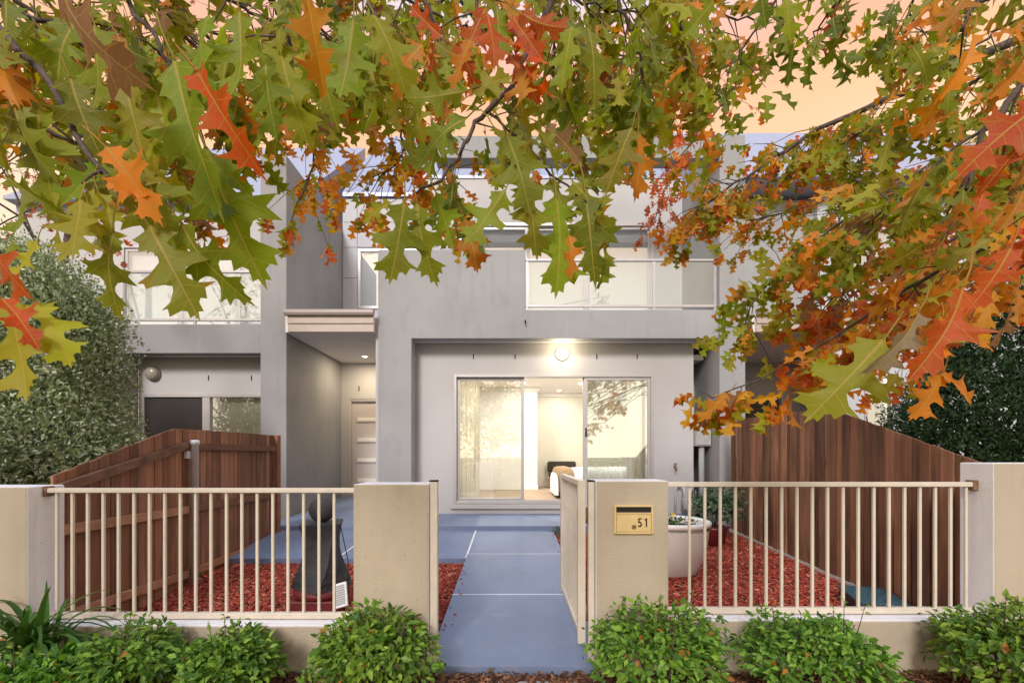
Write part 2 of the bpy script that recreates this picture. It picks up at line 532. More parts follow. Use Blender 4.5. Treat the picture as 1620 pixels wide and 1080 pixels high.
def cloud(name, tv, tf, P, D, Nn, SX, SY, SZ, C, mat, parent=None, uv=None, **kw):
    """n copies of template (tv verts, tf faces of equal length) in one mesh"""
    n = len(P); tv = np.asarray(tv, float); k = len(tv)
    D = norm(D); X = norm(np.cross(D, Nn)); Z = np.cross(X, D)
    V = (P[:, None, :] + tv[None, :, 0, None] * (SX[:, None] * np.ones(1))[:, :, None] * X[:, None, :]
         + tv[None, :, 1, None] * SY[:, None, None] * D[:, None, :] + tv[None, :, 2, None] * SZ[:, None, None] * Z[:, None, :])
    V = V.reshape(-1, 3)
    flat = np.concatenate([np.array(f) for f in tf]); ln = np.array([len(f) for f in tf])
    idx = (flat[None, :] + (np.arange(n) * k)[:, None]).reshape(-1)
    lens = np.tile(ln, n)
    st = np.concatenate([[0], np.cumsum(lens)[:-1]])
    me = bpy.data.meshes.new(name)
    me.vertices.add(len(V)); me.vertices.foreach_set('co', V.astype(np.float32).reshape(-1))
    me.loops.add(len(idx)); me.loops.foreach_set('vertex_index', idx.astype(np.int32))
    me.polygons.add(len(lens)); me.polygons.foreach_set('loop_start', st.astype(np.int32))
    me.polygons.foreach_set('loop_total', lens.astype(np.int32))
    me.update(calc_edges=True)
    ca = me.color_attributes.new('Col', 'FLOAT_COLOR', 'POINT')
    CC = np.repeat(C if C.shape[1] == 4 else np.hstack([C, np.ones((n, 1))]), k, axis=0)
    ca.data.foreach_set('color', CC.astype(np.float32).reshape(-1))
    if uv is not None:
        ul = me.uv_layers.new(name='UVMap')
        ul.data.foreach_set('uv', np.tile(np.asarray(uv)[flat], (n, 1)).astype(np.float32).reshape(-1))
    me.materials.append(mat)
    o = bpy.data.objects.new(name, me)
    if parent is not None: o.location = -woff(parent)
    return link(o, parent, **kw)

def jitter(c, n, s=0.25, hue=0.12):
    c = np.array(c)[None, :] * (1 + rng.uniform(-s, s, (n, 1))) * (1 + rng.uniform(-hue, hue, (n, 3)))
    return np.clip(c, 0.002, 1)

OVATE_V = [(0, 0, 0), (0.5, 0.38, 0.10), (0, 0.42, 0), (-0.5, 0.38, 0.10), (0.30, 0.74, 0.03), (0, 1, -0.16), (-0.30, 0.74, 0.03)]
OVATE_F = [(0, 1, 2), (0, 2, 3), (2, 1, 4), (2, 4, 5), (2, 5, 6), (2, 6, 3)]
TINY_V = [(0, 0, 0), (0.5, 0.5, 0.08), (0, 1, 0), (-0.5, 0.5, 0.08)]
TINY_F = [(0, 1, 2), (0, 2, 3)]
CHIP_V = [(-.5, -.5, 0), (.5, -.4, 0), (.35, .5, 0), (-.4, .45, 0), (-.4, -.45, 1), (.4, -.35, 1), (.3, .42, 1), (-.3, .4, 1)]
CHIP_F = [(4, 5, 6, 7), (0, 1, 5, 4), (1, 2, 6, 5), (2, 3, 7, 6), (3, 0, 4, 7)]

# ------------------------------------------------------------------ ground, path, porch
def G(y):
    return 0.055 * (y - 2.75)

bx('ground', M_ground, (-260, 260, -260, 260, -0.40, -0.12), kind='structure')
bed = MB()
bed.box(-9, -0.53, 2.30, 2.748, -0.3, -0.05); bed.box(0.50, 9, 2.30, 2.748, -0.3, -0.05); bed.box(-0.53, 0.50, 2.30, 2.735, -0.3, -0.052)
bed.build('verge_bed', M_litter, kind='structure')

def slope_slab(x0, x1, y0, y1, t=0.12, dz=0.0):
    a, b = G(y0) + dz, G(y1) + dz
    return MB().add([(x0, y0, a - t), (x1, y0, a - t), (x1, y1, b - t), (x0, y1, b - t), (x0, y0, a), (x1, y0, a), (x1, y1, b), (x0, y1, b)],
                    [(3, 2, 1, 0), (4, 5, 6, 7), (0, 1, 5, 4), (1, 2, 6, 5), (2, 3, 7, 6), (3, 0, 4, 7)])

slope_slab(-9, 9, 2.99, 9.8, 0.25, -0.075).build('garden_bed', M_earth, kind='structure')
gp = bpy.data.objects.new('garden_path', None); link(gp, kind='structure')
j = 0.011
for (y0, y1) in ((2.74, 3.957), (3.957, 5.257), (5.257, 6.49)):
    slope_slab(-0.515 + (j if y0 > 4.5 else 0), 0.590, y0 + j, y1 - j, 0.10).build('slab', M_path, gp, bevel=0.004)
for (x0, x1) in ((-3.34, -1.95), (-1.95, -0.515)):
    slope_slab(x0 + j, x1 - j, 5.06, 6.49 - j, 0.10).build('slab', M_path, gp, bevel=0.004)
slope_slab(-0.515, 0.588, 2.76, 6.489, 0.08, -0.003).build('joint_filler', M_joint, gp)
slope_slab(-3.3, -0.515, 5.10, 6.489, 0.08, -0.0045).build('joint_filler', M_joint, gp)

pc = bpy.data.objects.new('porch', None); link(pc, kind='structure')
def porch_slab(x0, x1, y0, y1):
    slope_slab(x0 + 0.004, x1 - 0.004, y0, y1, 0.2, 0.060).build('slab', M_path, pc, bevel=0.006)
porch_slab(-3.51, -2.0, 6.49, 9.39)
porch_slab(-2.0, 1.02, 6.49, 7.45)
porch_slab(1.02, 2.95, 6.49, 7.45)
slope_slab(-2.1, 2.9, 6.52, 7.44, 0.12, 0.056).build('joint_filler', M_joint, pc)
bx('paver', M_conc, (-0.08, 0.38, 2.2, 2.652, -0.25, -0.045), kind='structure')

# ------------------------------------------------------------------ middle townhouse
H = thing('townhouse', 'grey rendered two storey townhouse with lit sliding door behind the gate', 'house', (0, 7.1, 0))
fw = MB()
ol = [(-2.09, 0.2), (-1.57, 0.2), (-1.57, 3.094), (3.226, 3.094), (3.226, 3.538), (0.207, 3.538), (0.207, 4.475), (-2.09, 4.475)]
fw.add([(x, 7.10, z) for x, z in ol] + [(x, 7.30, z) for x, z in ol], [tuple(range(8)), tuple(range(15, 7, -1))] + [(i, 8 + i, 8 + (i + 1) % 8, (i + 1) % 8) for i in range(8)])
fw.box(-2.088, -1.572, 7.301, 7.45, 0.2, 3.09)
fw.build('front_frame', M_grey, H, bevel=0.006)
bx('edge_strip', M_cream, (-2.135, -2.093, 7.13, 7.2, 0.3, 3.45), H)
pw = bx('party_wall', M_grey, (3.23, 3.63, 7.08, 10.5, -0.2, 6.25), H, bevel=0.006)
tb = MB(); tb.box(-1.2, 3.226, 7.10, 7.37, 5.905, 6.25)
tb.build('top_beam', M_grey, H, bevel=0.006)
dw = MB()
wall_y(dw, 7.45, 7.60, -1.57, 2.97, 0.2, 3.10, [(-0.952, 2.319, 0.473, 2.595)])
dw.build('door_wall', M_cream, H)
mrec = MB(); mrec.box(2.97, 3.226, 8.05, 8.15, 0.2, 3.10); mrec.box(2.90, 2.968, 7.605, 8.05, 0.2, 3.10)
mrec.build('meter_recess', M_grey, H)
bx('balcony_slab', M_soffit, (-2.08, 3.226, 7.302, 8.62, 3.104, 3.40), H)
sh = MB()
sh.add([(-1.57, 7.452, 3.095), (3.2, 7.452, 3.095), (3.2, 7.31, 3.097), (-1.57, 7.31, 3.097)], [(0, 1, 2, 3)])
sw = MB()
sw.box(-2.05, -1.85, 7.452, 9.40, 0.25, 3.10); sw.build('side_wall', M_grey, H)
# entry
ew = MB()
wall_y(ew, 9.39, 9.55, -3.52, -2.05, 0.3, 3.30, [(-3.37, -2.47, 0.36, 2.43)])
ew.build('entry_wall', M_cream, H)
d = bx('entry_door', M_door, (-3.32, -2.52, 9.45, 9.49, 0.40, 2.39), H, bevel=0.003)
for k in range(4):
    z = 0.70 + k * 0.42
    f = MB(); f.box(-3.22, -2.62, 9.436, 9.449, z, z + 0.115); f.build('pane_frame', M_door, d)
    bx('pane', M_doorpane, (-3.205, -2.635, 9.43, 9.4355, z + 0.02, z + 0.095), d)
MB().tube([(-2.60, 9.40, 1.30), (-2.60, 9.40, 1.60)], 0.012).build('handle', M_alu, d)
fr = MB(); fr.box(-3.37, -3.325, 9.40, 9.47, 0.36, 2.43); fr.box(-2.515, -2.47, 9.40, 9.47, 0.36, 2.43); fr.box(-3.325, -2.515, 9.40, 9.47, 2.395, 2.43)
fr.build('door_frame', M_door, H, bevel=0.003)
# canopy over the entry
cn = MB(); cn.box(-3.50, -2.14, 7.03, 9.38, 3.17, 3.42); cn.build('canopy_soffit', M_soffit, H)
cn = MB(); cn.box(-3.44, -2.12, 6.985, 7.03, 3.165, 3.29); cn.box(-3.44, -2.12, 6.965, 6.984, 3.29, 3.41)
cn.build('fascia', M_fascia, H, bevel=0.004)
gm = MB()
prof = [(7.0, 3.50), (6.94, 3.50), (6.905, 3.475), (6.90, 3.44), (6.915, 3.405), (6.963, 3.40)]
vs_ = []; fs_ = []
for x in (-3.47, -2.11):
    for (yy, zz) in prof: vs_.append((x, yy, zz))
n_ = len(prof)
fs_ = [(i, i + 1, n_ + i + 1, n_ + i) for i in range(n_ - 1)] + [tuple(range(n_))[::-1], tuple(range(n_, 2 * n_)), (0, n_, 2 * n_ - 1, n_ - 1)]
gm.add(vs_, fs_); gm.build('gutter', M_gutter, H)
# upper back wall with cladding panels and window
uw = MB()
wall_y(uw, 9.46, 9.6, -3.52, -1.7, 3.42, 6.6, [(-3.2, -1.9, 4.31, 5.55)]); uw.build('upper_wall', M_cladding, H)
zs = [3.46, 4.28, 4.95, 5.58, 6.1, 6.58]
for i in range(len(zs) - 1):
    bx('cladding_panel', M_cladding, (-3.50, -3.215, 9.44, 9.459, zs[i] + 0.006, zs[i + 1] - 0.006), H)
    if i in (0, 3, 4):
        bx('cladding_panel', M_cladding, (-3.205, -1.85, 9.44, 9.459, zs[i] + 0.006, zs[i + 1] - 0.006), H)
w = frame_window(H, 'window_frame', -3.2, -1.9, 4.31, 5.55, 9.43, M_alu, 0.06)
pane(w, -3.14, -1.96, 4.37, 5.49, 9.46, M_glassu)
bx('blind', M_blind, (-3.16, -1.95, 9.485, 9.49, 4.34, 5.52), H)
# balcony back wall and sliding door
bw = MB()
wall_y(bw, 8.62, 8.8, -1.80, 3.226, 3.42, 6.5, [(-1.07, 2.69, 3.6, 5.665)]); bw.build('balcony_wall', M_cream, H)
bx('balcony_side', M_cladding, (-1.80, -1.70, 8.802, 9.44, 3.42, 6.5), H)
w = frame_window(H, 'balcony_door_frame', -1.07, 2.69, 3.6, 5.665, 8.60, M_alu, 0.06, 0.1)
for x0, x1, yy in ((-1.01, 0.30, 8.63), (0.28, 1.42, 8.66), (1.40, 2.63, 8.63)):
    s = frame_window(H, 'balcony_door_sash', x0, x1, 3.665, 5.60, yy, M_alu, 0.055, 0.028)
    pane(s, x0 + 0.055, x1 - 0.055, 3.72, 5.545, yy + 0.01, M_glassu)
bx('balcony_blind', M_blind, (-1.0, 2.62, 8.72, 8.73, 3.62, 5.62), H)
# glass balustrade
br = MB(); br.box(0.21, 3.226, 7.16, 7.21, 4.325, 4.36); br.build('balustrade_rail', M_alu, H, bevel=0.006)
br = MB(); br.box(0.21, 3.226, 7.165, 7.205, 3.60, 3.645); br.build('balustrade_rail', M_alu, H, bevel=0.006)
xs = [0.23, 1.235, 2.24, 3.205]
for x in xs: bx('balustrade_post', M_alu, (x - 0.02, x + 0.02, 7.17, 7.20, 3.54, 4.324), H)
for i in range(3): pane(H, xs[i] + 0.03, xs[i + 1] - 0.03, 3.65, 4.318, 7.18, M_glassb, 'balustrade_pane', 0.01)
# roof
rf = MB()
rf.add([(-3.5, 9.4, 6.70), (3.63, 9.4, 6.70), (3.63, 12.2, 9.80), (-3.5, 12.2, 9.80), (-3.5, 9.4, 6.62), (3.63, 9.4, 6.62), (3.63, 12.2, 6.62), (-3.5, 12.2, 6.62)],
       [(0, 1, 2, 3), (4, 7, 6, 5), (0, 4, 5, 1), (1, 5, 6, 2), (2, 6, 7, 3), (3, 7, 4, 0)])
ro = rf.build('roof', M_roof, H)
bx('flat_roof', M_roof, (-1.80, 3.226, 8.60, 9.45, 6.502, 6.56), H)
for k in range(23):
    x = -3.4 + k * 0.31
    MB().tube([(x, 9.4, 6.715), (x, 12.2, 9.815)], 0.02, 5).build('roof_rib', M_roof, ro)
# vents (weep slots) above the door
for px in (749, 815, 944, 1008):
    x = (px - 810) / 96.6
    bx('weep_slot', M_dark, (x - 0.008, x + 0.008, 7.444, 7.452, 2.845, 2.925), H)
bx('weep_slot', M_dark, ((568 - 810) * 9.39 / 720 - 0.01, (568 - 810) * 9.39 / 720 + 0.01, 9.383, 9.392, 2.60, 2.70), H)
# sliding door: frame, fixed pane, open middle, sliding sash
w = frame_window(H, 'sliding_door_frame', -0.952, 2.319, 0.473, 2.595, 7.44, M_alu, 0.045, 0.13)
for x0, x1, yy in ((-0.907, 0.20, 7.51), (1.19, 2.274, 7.465), (1.17, 2.20, 7.515)):
    s = frame_window(H, 'door_sash', x0, x1, 0.52, 2.55, yy, M_alu, 0.05, 0.035)
    if yy > 7.51 or x0 < 0 or True:
        pane(s, x0 + 0.05, x1 - 0.05, 0.57, 2.50, yy + 0.015, M_glass)
    if x0 == 1.19:
        MB().tube([(1.212, 7.455, 1.58), (1.212, 7.45, 1.64), (1.212, 7.455, 1.72)], 0.016).build('handle', M_black, s)
tr = MB()
for k in range(3): tr.box(-0.9, 2.27, 7.452 + k * 0.04, 7.462 + k * 0.04, 0.5185, 0.535)
tr.build('door_track', M_alu, H)
bx('door_sill', M_cream, (-1.0, 2.37, 7.40, 7.448, 0.40, 0.470), H, bevel=0.005)
MB().tube([at(831, 507, 7.10), at(831, 507, 7.04), at(831, 511, 7.03)], 0.012, 6).build('hook', M_dark, H)

# the room behind the door
rm = MB()
rm.box(-1.56, 3.3, 7.60, 12.0, 0.30, 0.468); rm.build('room_floor', M_carpet, H)
rm = MB(); rm.box(-1.56, 3.3, 11.7, 11.85, 0.469, 2.86); rm.box(-1.72, -1.565, 7.602, 11.9, 0.469, 2.86); rm.box(3.02, 3.2, 8.2, 11.69, 0.469, 2.86)
rm.build('room_wall', M_room, H)
rm = MB(); rm.box(-1.56, 0.593, 10.67, 11.69, 0.469, 2.86); rm.build('room_partition', M_roomw, H)
bx('room_ceiling', M_roomw, (-1.56, 3.2, 7.602, 11.9, 2.862, 2.95), H)
rm = MB(); rm.box(0.593, 3.02, 11.62, 11.699, 2.77, 2.8615); rm.box(-1.56, 0.65, 10.60, 10.669, 2.77, 2.861); rm.build('cornice', M_roomw, H)
rm = MB(); rm.box(0.60, 3.02, 11.68, 11.699, 0.469, 0.56); rm.box(-1.56, 0.61, 10.65, 10.669, 0.469, 0.56); rm.build('skirting', M_roomw, H)

def lamp(name, loc, power, size, colr, parent, spot=True):
    ld = bpy.data.lights.new(name, 'AREA'); ld.shape = 'DISK'; ld.size = size
    ld.energy = power; ld.color = colr
    o = bpy.data.objects.new(name, ld); o.location = Vector(loc) - woff(parent)
    return link(o, parent)

DL = [((0.25, 10.0, 2.86), 'round lit downlight in the bedroom ceiling, left of the three'),
      ((1.53, 10.1, 2.86), 'round lit downlight in the bedroom ceiling, right of the three'),
      ((1.16, 11.15, 2.86), 'round lit downlight in the bedroom ceiling, deepest of the three')]
def downlight(loc, label, power, group, tint=(1.0, 0.94, 0.84)):
    t = thing('downlight', label, 'light', loc, group)
    MB().lathe([(0.045, -0.006), (0.062, -0.006), (0.065, 0.0)], loc, 20).build('trim', M_white, t)
    MB().lathe([(0.0, -0.004), (0.045, -0.004)], loc, 16).build('lens', M_down, t)
    lamp('downlight_glow', (loc[0], loc[1], loc[2] - 0.012), power, 0.1, tint, t)
for loc, lab in DL: downlight(loc, lab, 4 if loc[1] > 11 else 10, 'ceiling downlights')
downlight((at(577, 562, 8.75).x, 8.75, 3.169), 'small lit downlight in the soffit over the entry door', 13, 'ceiling downlights', (1.0, 0.80, 0.55))
# two unseen fill lamps added to brighten the room, built as downlights
downlight((-0.6, 8.9, 2.86), 'added unseen fill lamp behind the left door pane', 36, 'ceiling downlights')
downlight((2.2, 8.9, 2.86), 'added unseen fill lamp above the bed', 26, 'ceiling downlights')

def ball_light(c, r, label, lit):
    t = thing('wall_light', label, 'light', c, None)
    MB().lathe([(0.0, 0), (r * 1.02, 0), (r * 1.05, 0.02), (r * 1.0, 0.035)], (0, 0, 0), 28)
    b = MB(); pts = []
    prof = [(0.001, 0.0), (r * 1.03, 0.0), (r * 1.06, 0.012), (r * 1.03, 0.03), (r * 0.9, 0.03)]
    def yl(prof, c, seg=28):
        vs_ = []; fs_ = []
        n = len(prof)
        for k in range(seg):
            t_ = 2 * math.pi * k / seg
            for rr, dy in prof: vs_.append((c[0] + rr * math.cos(t_), c[1] - dy, c[2] + rr * math.sin(t_)))
        for k in range(seg):
            k2 = (k + 1) % seg
            for i in range(n - 1): fs_.append((k * n + i, k * n + i + 1, k2 * n + i + 1, k2 * n + i))
        return vs_, fs_
    b.add(*yl(prof, c), smooth=True); b.build('base', M_gutter, t)
    dome = [(r * math.cos(a), 0.031 + r * 0.62 * math.sin(a)) for a in [i * math.pi / 2 / 8 for i in range(9)]]
    g = MB(); g.add(*yl(dome, c), smooth=True)
    g.build('shade', M_lampglass if lit else M_opal_off, t)
    if lit:
        ld = bpy.data.lights.new('wall_light_glow', 'POINT'); ld.energy = 6.0; ld.color = (1.0, 0.84, 0.55); ld.shadow_soft_size = 0.1
        o = bpy.data.objects.new('wall_light_glow', ld); o.location = (0, -0.24, -0.02); link(o, t)
ball_light((0.818, 7.448, 2.926), 0.105, 'round lit opal lamp on the wall above the sliding door', True)
ball_light(tuple(at(243, 591, 7.49)), 0.115, 'round unlit lamp on the wall above the hedge side window', False)

# ------------------------------------------------------------------ left townhouse
HL = thing('townhouse', 'weathered grey townhouse behind the hedge and left paling fence', 'house', (-5.5, 7.1, 0))
bx('party_wall', M_greyl, (-3.925, -3.52, 7.10, 9.9, -0.2, 5.95), HL, bevel=0.006)
m = MB(); m.box(-9.5, -3.927, 7.12, 7.32, 2.867, 3.32); m.box(-9.5, -6.15, 7.12, 7.5, -0.2, 2.866); m.build('front_frame', M_greyl, HL, bevel=0.006)
m = MB(); wall_y(m, 7.50, 7.65, -6.15, -3.927, -0.1, 2.95, [(-6.10, -3.93, 0.25, 2.285)]); m.build('window_wall', M_cream, HL)
bx('balcony_slab', M_soffit, (-9.4, -3.927, 7.325, 8.62, 2.88, 3.2), HL)
w = frame_window(HL, 'window_frame', -6.10, -3.93, 0.25, 2.285, 7.47, M_alu, 0.06, 0.09)
bx('mullion', M_alu, (-5.09, -4.97, 7.48, 7.56, 0.31, 2.225), w)
bx('screen', M_screen, (-6.04, -5.09, 7.50, 7.506, 0.31, 2.225), w)
pane(w, -4.97, -3.99, 0.31, 2.225, 7.52, M_glass)
bx('blind', M_curtain, (-5.0, -3.95, 7.60, 7.61, 0.30, 2.26), HL)
for px in (330, 398):
    x = (px - 810) * 7.5 / 720
    bx('weep_slot', M_dark, (x - 0.008, x + 0.008, 7.494, 7.502, 2.50, 2.585), HL)
m = MB(); wall_y(m, 8.62, 8.8, -9.4, -3.927, 3.2, 6.1, [(-7.4, -4.1, 3.3, 5.25)]); m.build('balcony_wall', M_cream, HL)
w = frame_window(HL, 'balcony_door_frame', -7.4, -4.1, 3.3, 5.25, 8.60, M_alu, 0.06, 0.1)
for x0, x1 in ((-7.34, -6.3), (-6.3, -5.2), (-5.2, -4.16)):
    s = frame_window(HL, 'balcony_door_sash', x0, x1, 3.365, 5.185, 8.63, M_alu, 0.05, 0.03)
    pane(s, x0 + 0.05, x1 - 0.05, 3.42, 5.13, 8.64, M_glassu)
bx('balcony_blind', M_blind, (-7.45, -4.05, 8.72, 8.73, 3.3, 5.2), HL)
for z0, z1 in ((4.15, 4.19), (3.39, 3.43)):
    bx('balustrade_rail', M_alu, (-6.15, -3.93, 7.18, 7.23, z0, z1), HL, bevel=0.006)
xs = [-6.13, -5.02, -3.95]
for x in xs: bx('balustrade_post', M_alu, (x - 0.02, x + 0.02, 7.19, 7.22, 3.32, 4.149), HL)
for i in range(2): pane(HL, xs[i] + 0.03, xs[i + 1] - 0.03, 3.435, 4.14, 7.20, M_glassb, 'balustrade_pane', 0.01)
rf = MB()
rf.add([(-9.4, 8.4, 6.06), (-3.93, 8.4, 6.06), (-3.93, 12.2, 9.5), (-9.4, 12.2, 9.5), (-9.4, 8.4, 6.0), (-3.93, 8.4, 6.0), (-3.93, 12.2, 6), (-9.4, 12.2, 6)],
       [(0, 1, 2, 3), (4, 7, 6, 5), (0, 4, 5, 1), (1, 5, 6, 2), (2, 6, 7, 3), (3, 7, 4, 0)])
rf.build('roof', M_roof, HL)

# ------------------------------------------------------------------ right townhouse
HR = thing('townhouse', 'pale grey townhouse behind the autumn leaves and right paling fence', 'house', (6, 7.1, 0))
m = MB(); wall_y(m, 9.40, 9.55, 3.632, 5.97, 0, 3.3, [(4.70, 5.56, 0.35, 2.45)]); m.build('entry_wall', M_cream, HR)
d = bx('entry_door', M_brown, (4.72, 5.54, 9.45, 9.49, 0.35, 2.43), HR, bevel=0.003)
MB().tube([(4.80, 9.42, 1.3), (4.80, 9.42, 1.5)], 0.012).build('handle', M_alu, d)
m = MB(); m.box(3.66, 5.95, 7.03, 9.39, 3.17, 3.42); m.build('canopy_soffit', M_soffit, HR)
m = MB(); m.box(3.75, 5.60, 6.985, 7.03, 3.165, 3.29); m.box(3.75, 5.60, 6.965, 6.984, 3.29, 3.41); m.build('fascia', M_fascia, HR, bevel=0.004)
vs_ = []
for x in (3.74, 5.62):
    for (yy, zz) in prof if False else [(7.0, 3.50), (6.94, 3.50), (6.905, 3.475), (6.90, 3.44), (6.915, 3.405), (6.963, 3.40)]: vs_.append((x, yy, zz))
MB().add(vs_, fs_ if False else [(i, i + 1, 6 + i + 1, 6 + i) for i in range(5)] + [(5, 4, 3, 2, 1, 0), (6, 7, 8, 9, 10, 11), (0, 6, 11, 5)]).build('gutter', M_gutter, HR)
m = MB(); wall_y(m, 8.90, 9.05, 5.97, 11, -0.1, 6.4, [(6.89, 7.45, 0.9, 2.84)]); m.box(5.97, 6.1, 9.052, 9.9, -0.1, 6.4); m.build('front_wall', M_cladding, HR)
m = MB(); m.box(6.24, 6.31, 8.84, 8.898, 0, 6.2); m.build('downpipe', M_cladding, HR)
w = frame_window(HR, 'window_frame', 6.89, 7.45, 0.9, 2.84, 8.88, M_alu, 0.06, 0.08)
pane(w, 6.95, 7.39, 0.96, 2.78, 8.91, M_glass)
w = frame_window(HR, 'window_frame', 6.80, 7.45, 4.3, 5.72, 8.85, M_alu, 0.06, 0.045)
pane(w, 6.86, 7.39, 4.36, 5.66, 8.87, M_glassu)
def curtain(name, x0, x1, y, z0, z1, mat, parent=None, waves=6, amp=0.025, **kw):
    nx = waves * 8
    vs_ = []
    for i in range(nx + 1):
        x = x0 + (x1 - x0) * i / nx
        for zz, k in ((z0, 1.2), (z1, 0.8)):
            vs_.append((x, y + amp * k * math.sin(i / nx * waves * 2 * math.pi + 0.4 * math.sin(i * .7)), zz))
    fs_ = [(2 * i, 2 * i + 2, 2 * i + 3, 2 * i + 1) for i in range(nx)]
    b = MB().add(vs_, fs_, True)
    return b.build(name, mat, parent, **kw)
curtain('curtain', 6.9, 7.44, 9.12, 0.9, 2.82, M_curtain, None, 8, label='pale gathered curtain behind the narrow window of the right townhouse', cat='curtain')
m = MB(); m.box(3.632, 5.965, 9.0, 9.2, 3.42, 6.3); m.build('upper_wall', M_grey, HR)
rf = MB()
rf.add([(3.65, 8.4, 6.46), (11, 8.4, 6.46), (11, 12.2, 9.9), (3.65, 12.2, 9.9), (3.65, 8.4, 6.41), (11, 8.4, 6.41), (11, 12.2, 6.4), (3.65, 12.2, 6.4)],
       [(0, 1, 2, 3), (4, 7, 6, 5), (0, 4, 5, 1), (1, 5, 6, 2), (2, 6, 7, 3), (3, 7, 4, 0)])
rf.build('roof', M_roof, HR)

# ------------------------------------------------------------------ room furniture
curtain('curtain', -0.93, -0.55, 7.72, 0.49, 2.78, M_curtain, None, 5, label='cream vertical blind stacked at the left end of the sliding door', cat='curtain', group='blinds at the sliding door')
curtain('curtain', 1.95, 2.28, 7.74, 0.49, 2.78, M_curtain, None, 5, label='cream vertical blind stacked at the right end of the sliding door', cat='curtain', group='blinds at the sliding door')
B = thing('bed', 'low bed with white linen seen through the sliding door', 'bed', (1.9, 9.2, 0.469))
bx('base', M_blackf, (0.98, 2.88, 8.50, 9.95, 0.475, 0.66), B)
def soft(x0, x1, y0, y1, z0, z1, n=8, puff=0.03, seed=1):
    rr = random.Random(seed)
    vs_ = []; fs_ = []
    for i in range(n + 1):
        for k in range(n + 1):
            u, v = i / n, k / n
            e = min(u, 1 - u, v, 1 - v)
            vs_.append((x0 + (x1 - x0) * u, y0 + (y1 - y0) * v, z1 - (0.10 if e == 0 else 0) * (z1 - z0) + rr.uniform(-puff, puff) * (e > 0)))
    for i in range(n):
        for k in range(n):
            a = i * (n + 1) + k
            fs_.append((a, a + n + 1, a + n + 2, a + 1))
    bd = [i * (n + 1) for i in range(n + 1)] + [n * (n + 1) + k for k in range(1, n + 1)] + [i * (n + 1) + n for i in range(n - 1, -1, -1)] + [k for k in range(n - 1, 0, -1)]
    b = len(vs_)
    for q, i in enumerate(bd):
        p = vs_[i]; cx, cy_ = (x0 + x1) / 2, (y0 + y1) / 2
        f = 1.015 + 0.012 * math.sin(q * 1.9)
        vs_.append((cx + (p[0] - cx) * f, cy_ + (p[1] - cy_) * f, z0 + rr.uniform(0, 0.03)))
    nb = len(bd)
    for q in range(nb):
        q2 = (q + 1) % nb
        fs_.append((bd[q2], bd[q], b + q, b + q2))
    return MB().add(vs_, fs_, True)
soft(0.90, 2.92, 8.42, 10.0, 0.60, 1.02, seed=3).build('doona', M_sheet, B, subsurf=1)
soft(0.865, 1.18, 8.38, 10.04, 0.57, 1.045, 6, 0.01, 4).build('throw', M_throw, B, subsurf=1)
soft(0.80, 0.862, 8.36, 9.6, 0.52, 0.93, 4, 0.01, 9).build('sheet_end', M_sheet, B, subsurf=1)
def pillow(c, s, tilt, label, mat):
    n = 8; vs_ = []; fs_ = []
    Mx = Matrix.Rotation(tilt, 3, 'Y')
    for sgn in (1, -1):
        for i in range(n + 1):
            for k in range(n + 1):
                u, v = i / n * 2 - 1, k / n * 2 - 1
                h = (max(0, 1 - u ** 4) * max(0, 1 - v ** 4)) ** 0.5
                vs_.append(Vector(c) + Mx @ Vector((sgn * h * s[0] / 2, v * s[1] / 2, u * s[2] / 2)))
    m_ = (n + 1) ** 2
    for q in (0, m_):
        for i in range(n):
            for k in range(n):
                a = q + i * (n + 1) + k
                fc = (a, a + 1, a + n + 2, a + n + 1)
                fs_.append(fc if q == 0 else fc[::-1])
    MB().add(vs_, fs_, True).build('pillow', mat, None, label=label, cat='pillow', group='pillows on the bed')
pillow((2.50, 8.75, 1.21), (0.16, 0.55, 0.40), 0.35, 'cream pillow nearest the glass, leaning at the head of the bed', M_sheet)
pillow((2.62, 9.40, 1.21), (0.16, 0.6, 0.40), 0.35, 'pillow behind the front one on the bed', M_curtain)
A = thing('armchair', 'small dark upholstered chair against the far bedroom wall', 'chair', (1.3, 11.2, 0.469))
bx('backrest', M_blackf, (0.90, 1.62, 11.50, 11.62, 0.85, 1.12), A, bevel=0.04)
bx('seat', M_blackf, (0.92, 1.60, 10.98, 11.49, 0.72, 0.86), A, bevel=0.03)
for x in (0.98, 1.53):
    for y in (11.04, 11.43): bx('leg', M_blackf, (x - .02, x + .02, y - .02, y + .02, 0.469, 0.719), A)

# ------------------------------------------------------------------ front walls, railings, gate
def front_wall(sgn):
    if sgn < 0:
        t = thing('front_wall', 'beige rendered front wall left of the gate with plain gate pier', 'wall', (-1.7, 2.87, -0.05))
        ztop, zlow = 1.079, 0.239; xe, xg0, xg1 = -2.932, -0.959, -0.507
        zg = 1.096
    else:
        t = thing('front_wall', 'beige rendered front wall right of the gate with letterbox pier', 'wall', (1.7, 2.87, -0.05))
        ztop, zlow = 1.224, 0.27; xe, xg0, xg1 = 2.914, 0.509, 0.946
        zg = 1.116
    if sgn < 0: d1 = (-6.5, xe, 2.75, 2.985, -0.3, ztop)
    else: d1 = (xe, 6.5, 2.75, 2.965, -0.3, ztop)
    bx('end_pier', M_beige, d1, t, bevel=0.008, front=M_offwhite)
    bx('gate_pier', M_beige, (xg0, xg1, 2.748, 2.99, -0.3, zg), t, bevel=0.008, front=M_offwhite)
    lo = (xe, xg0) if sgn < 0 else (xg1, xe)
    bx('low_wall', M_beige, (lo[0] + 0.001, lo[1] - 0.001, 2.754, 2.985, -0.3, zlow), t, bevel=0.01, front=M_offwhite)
front_wall(-1); front_wall(1)

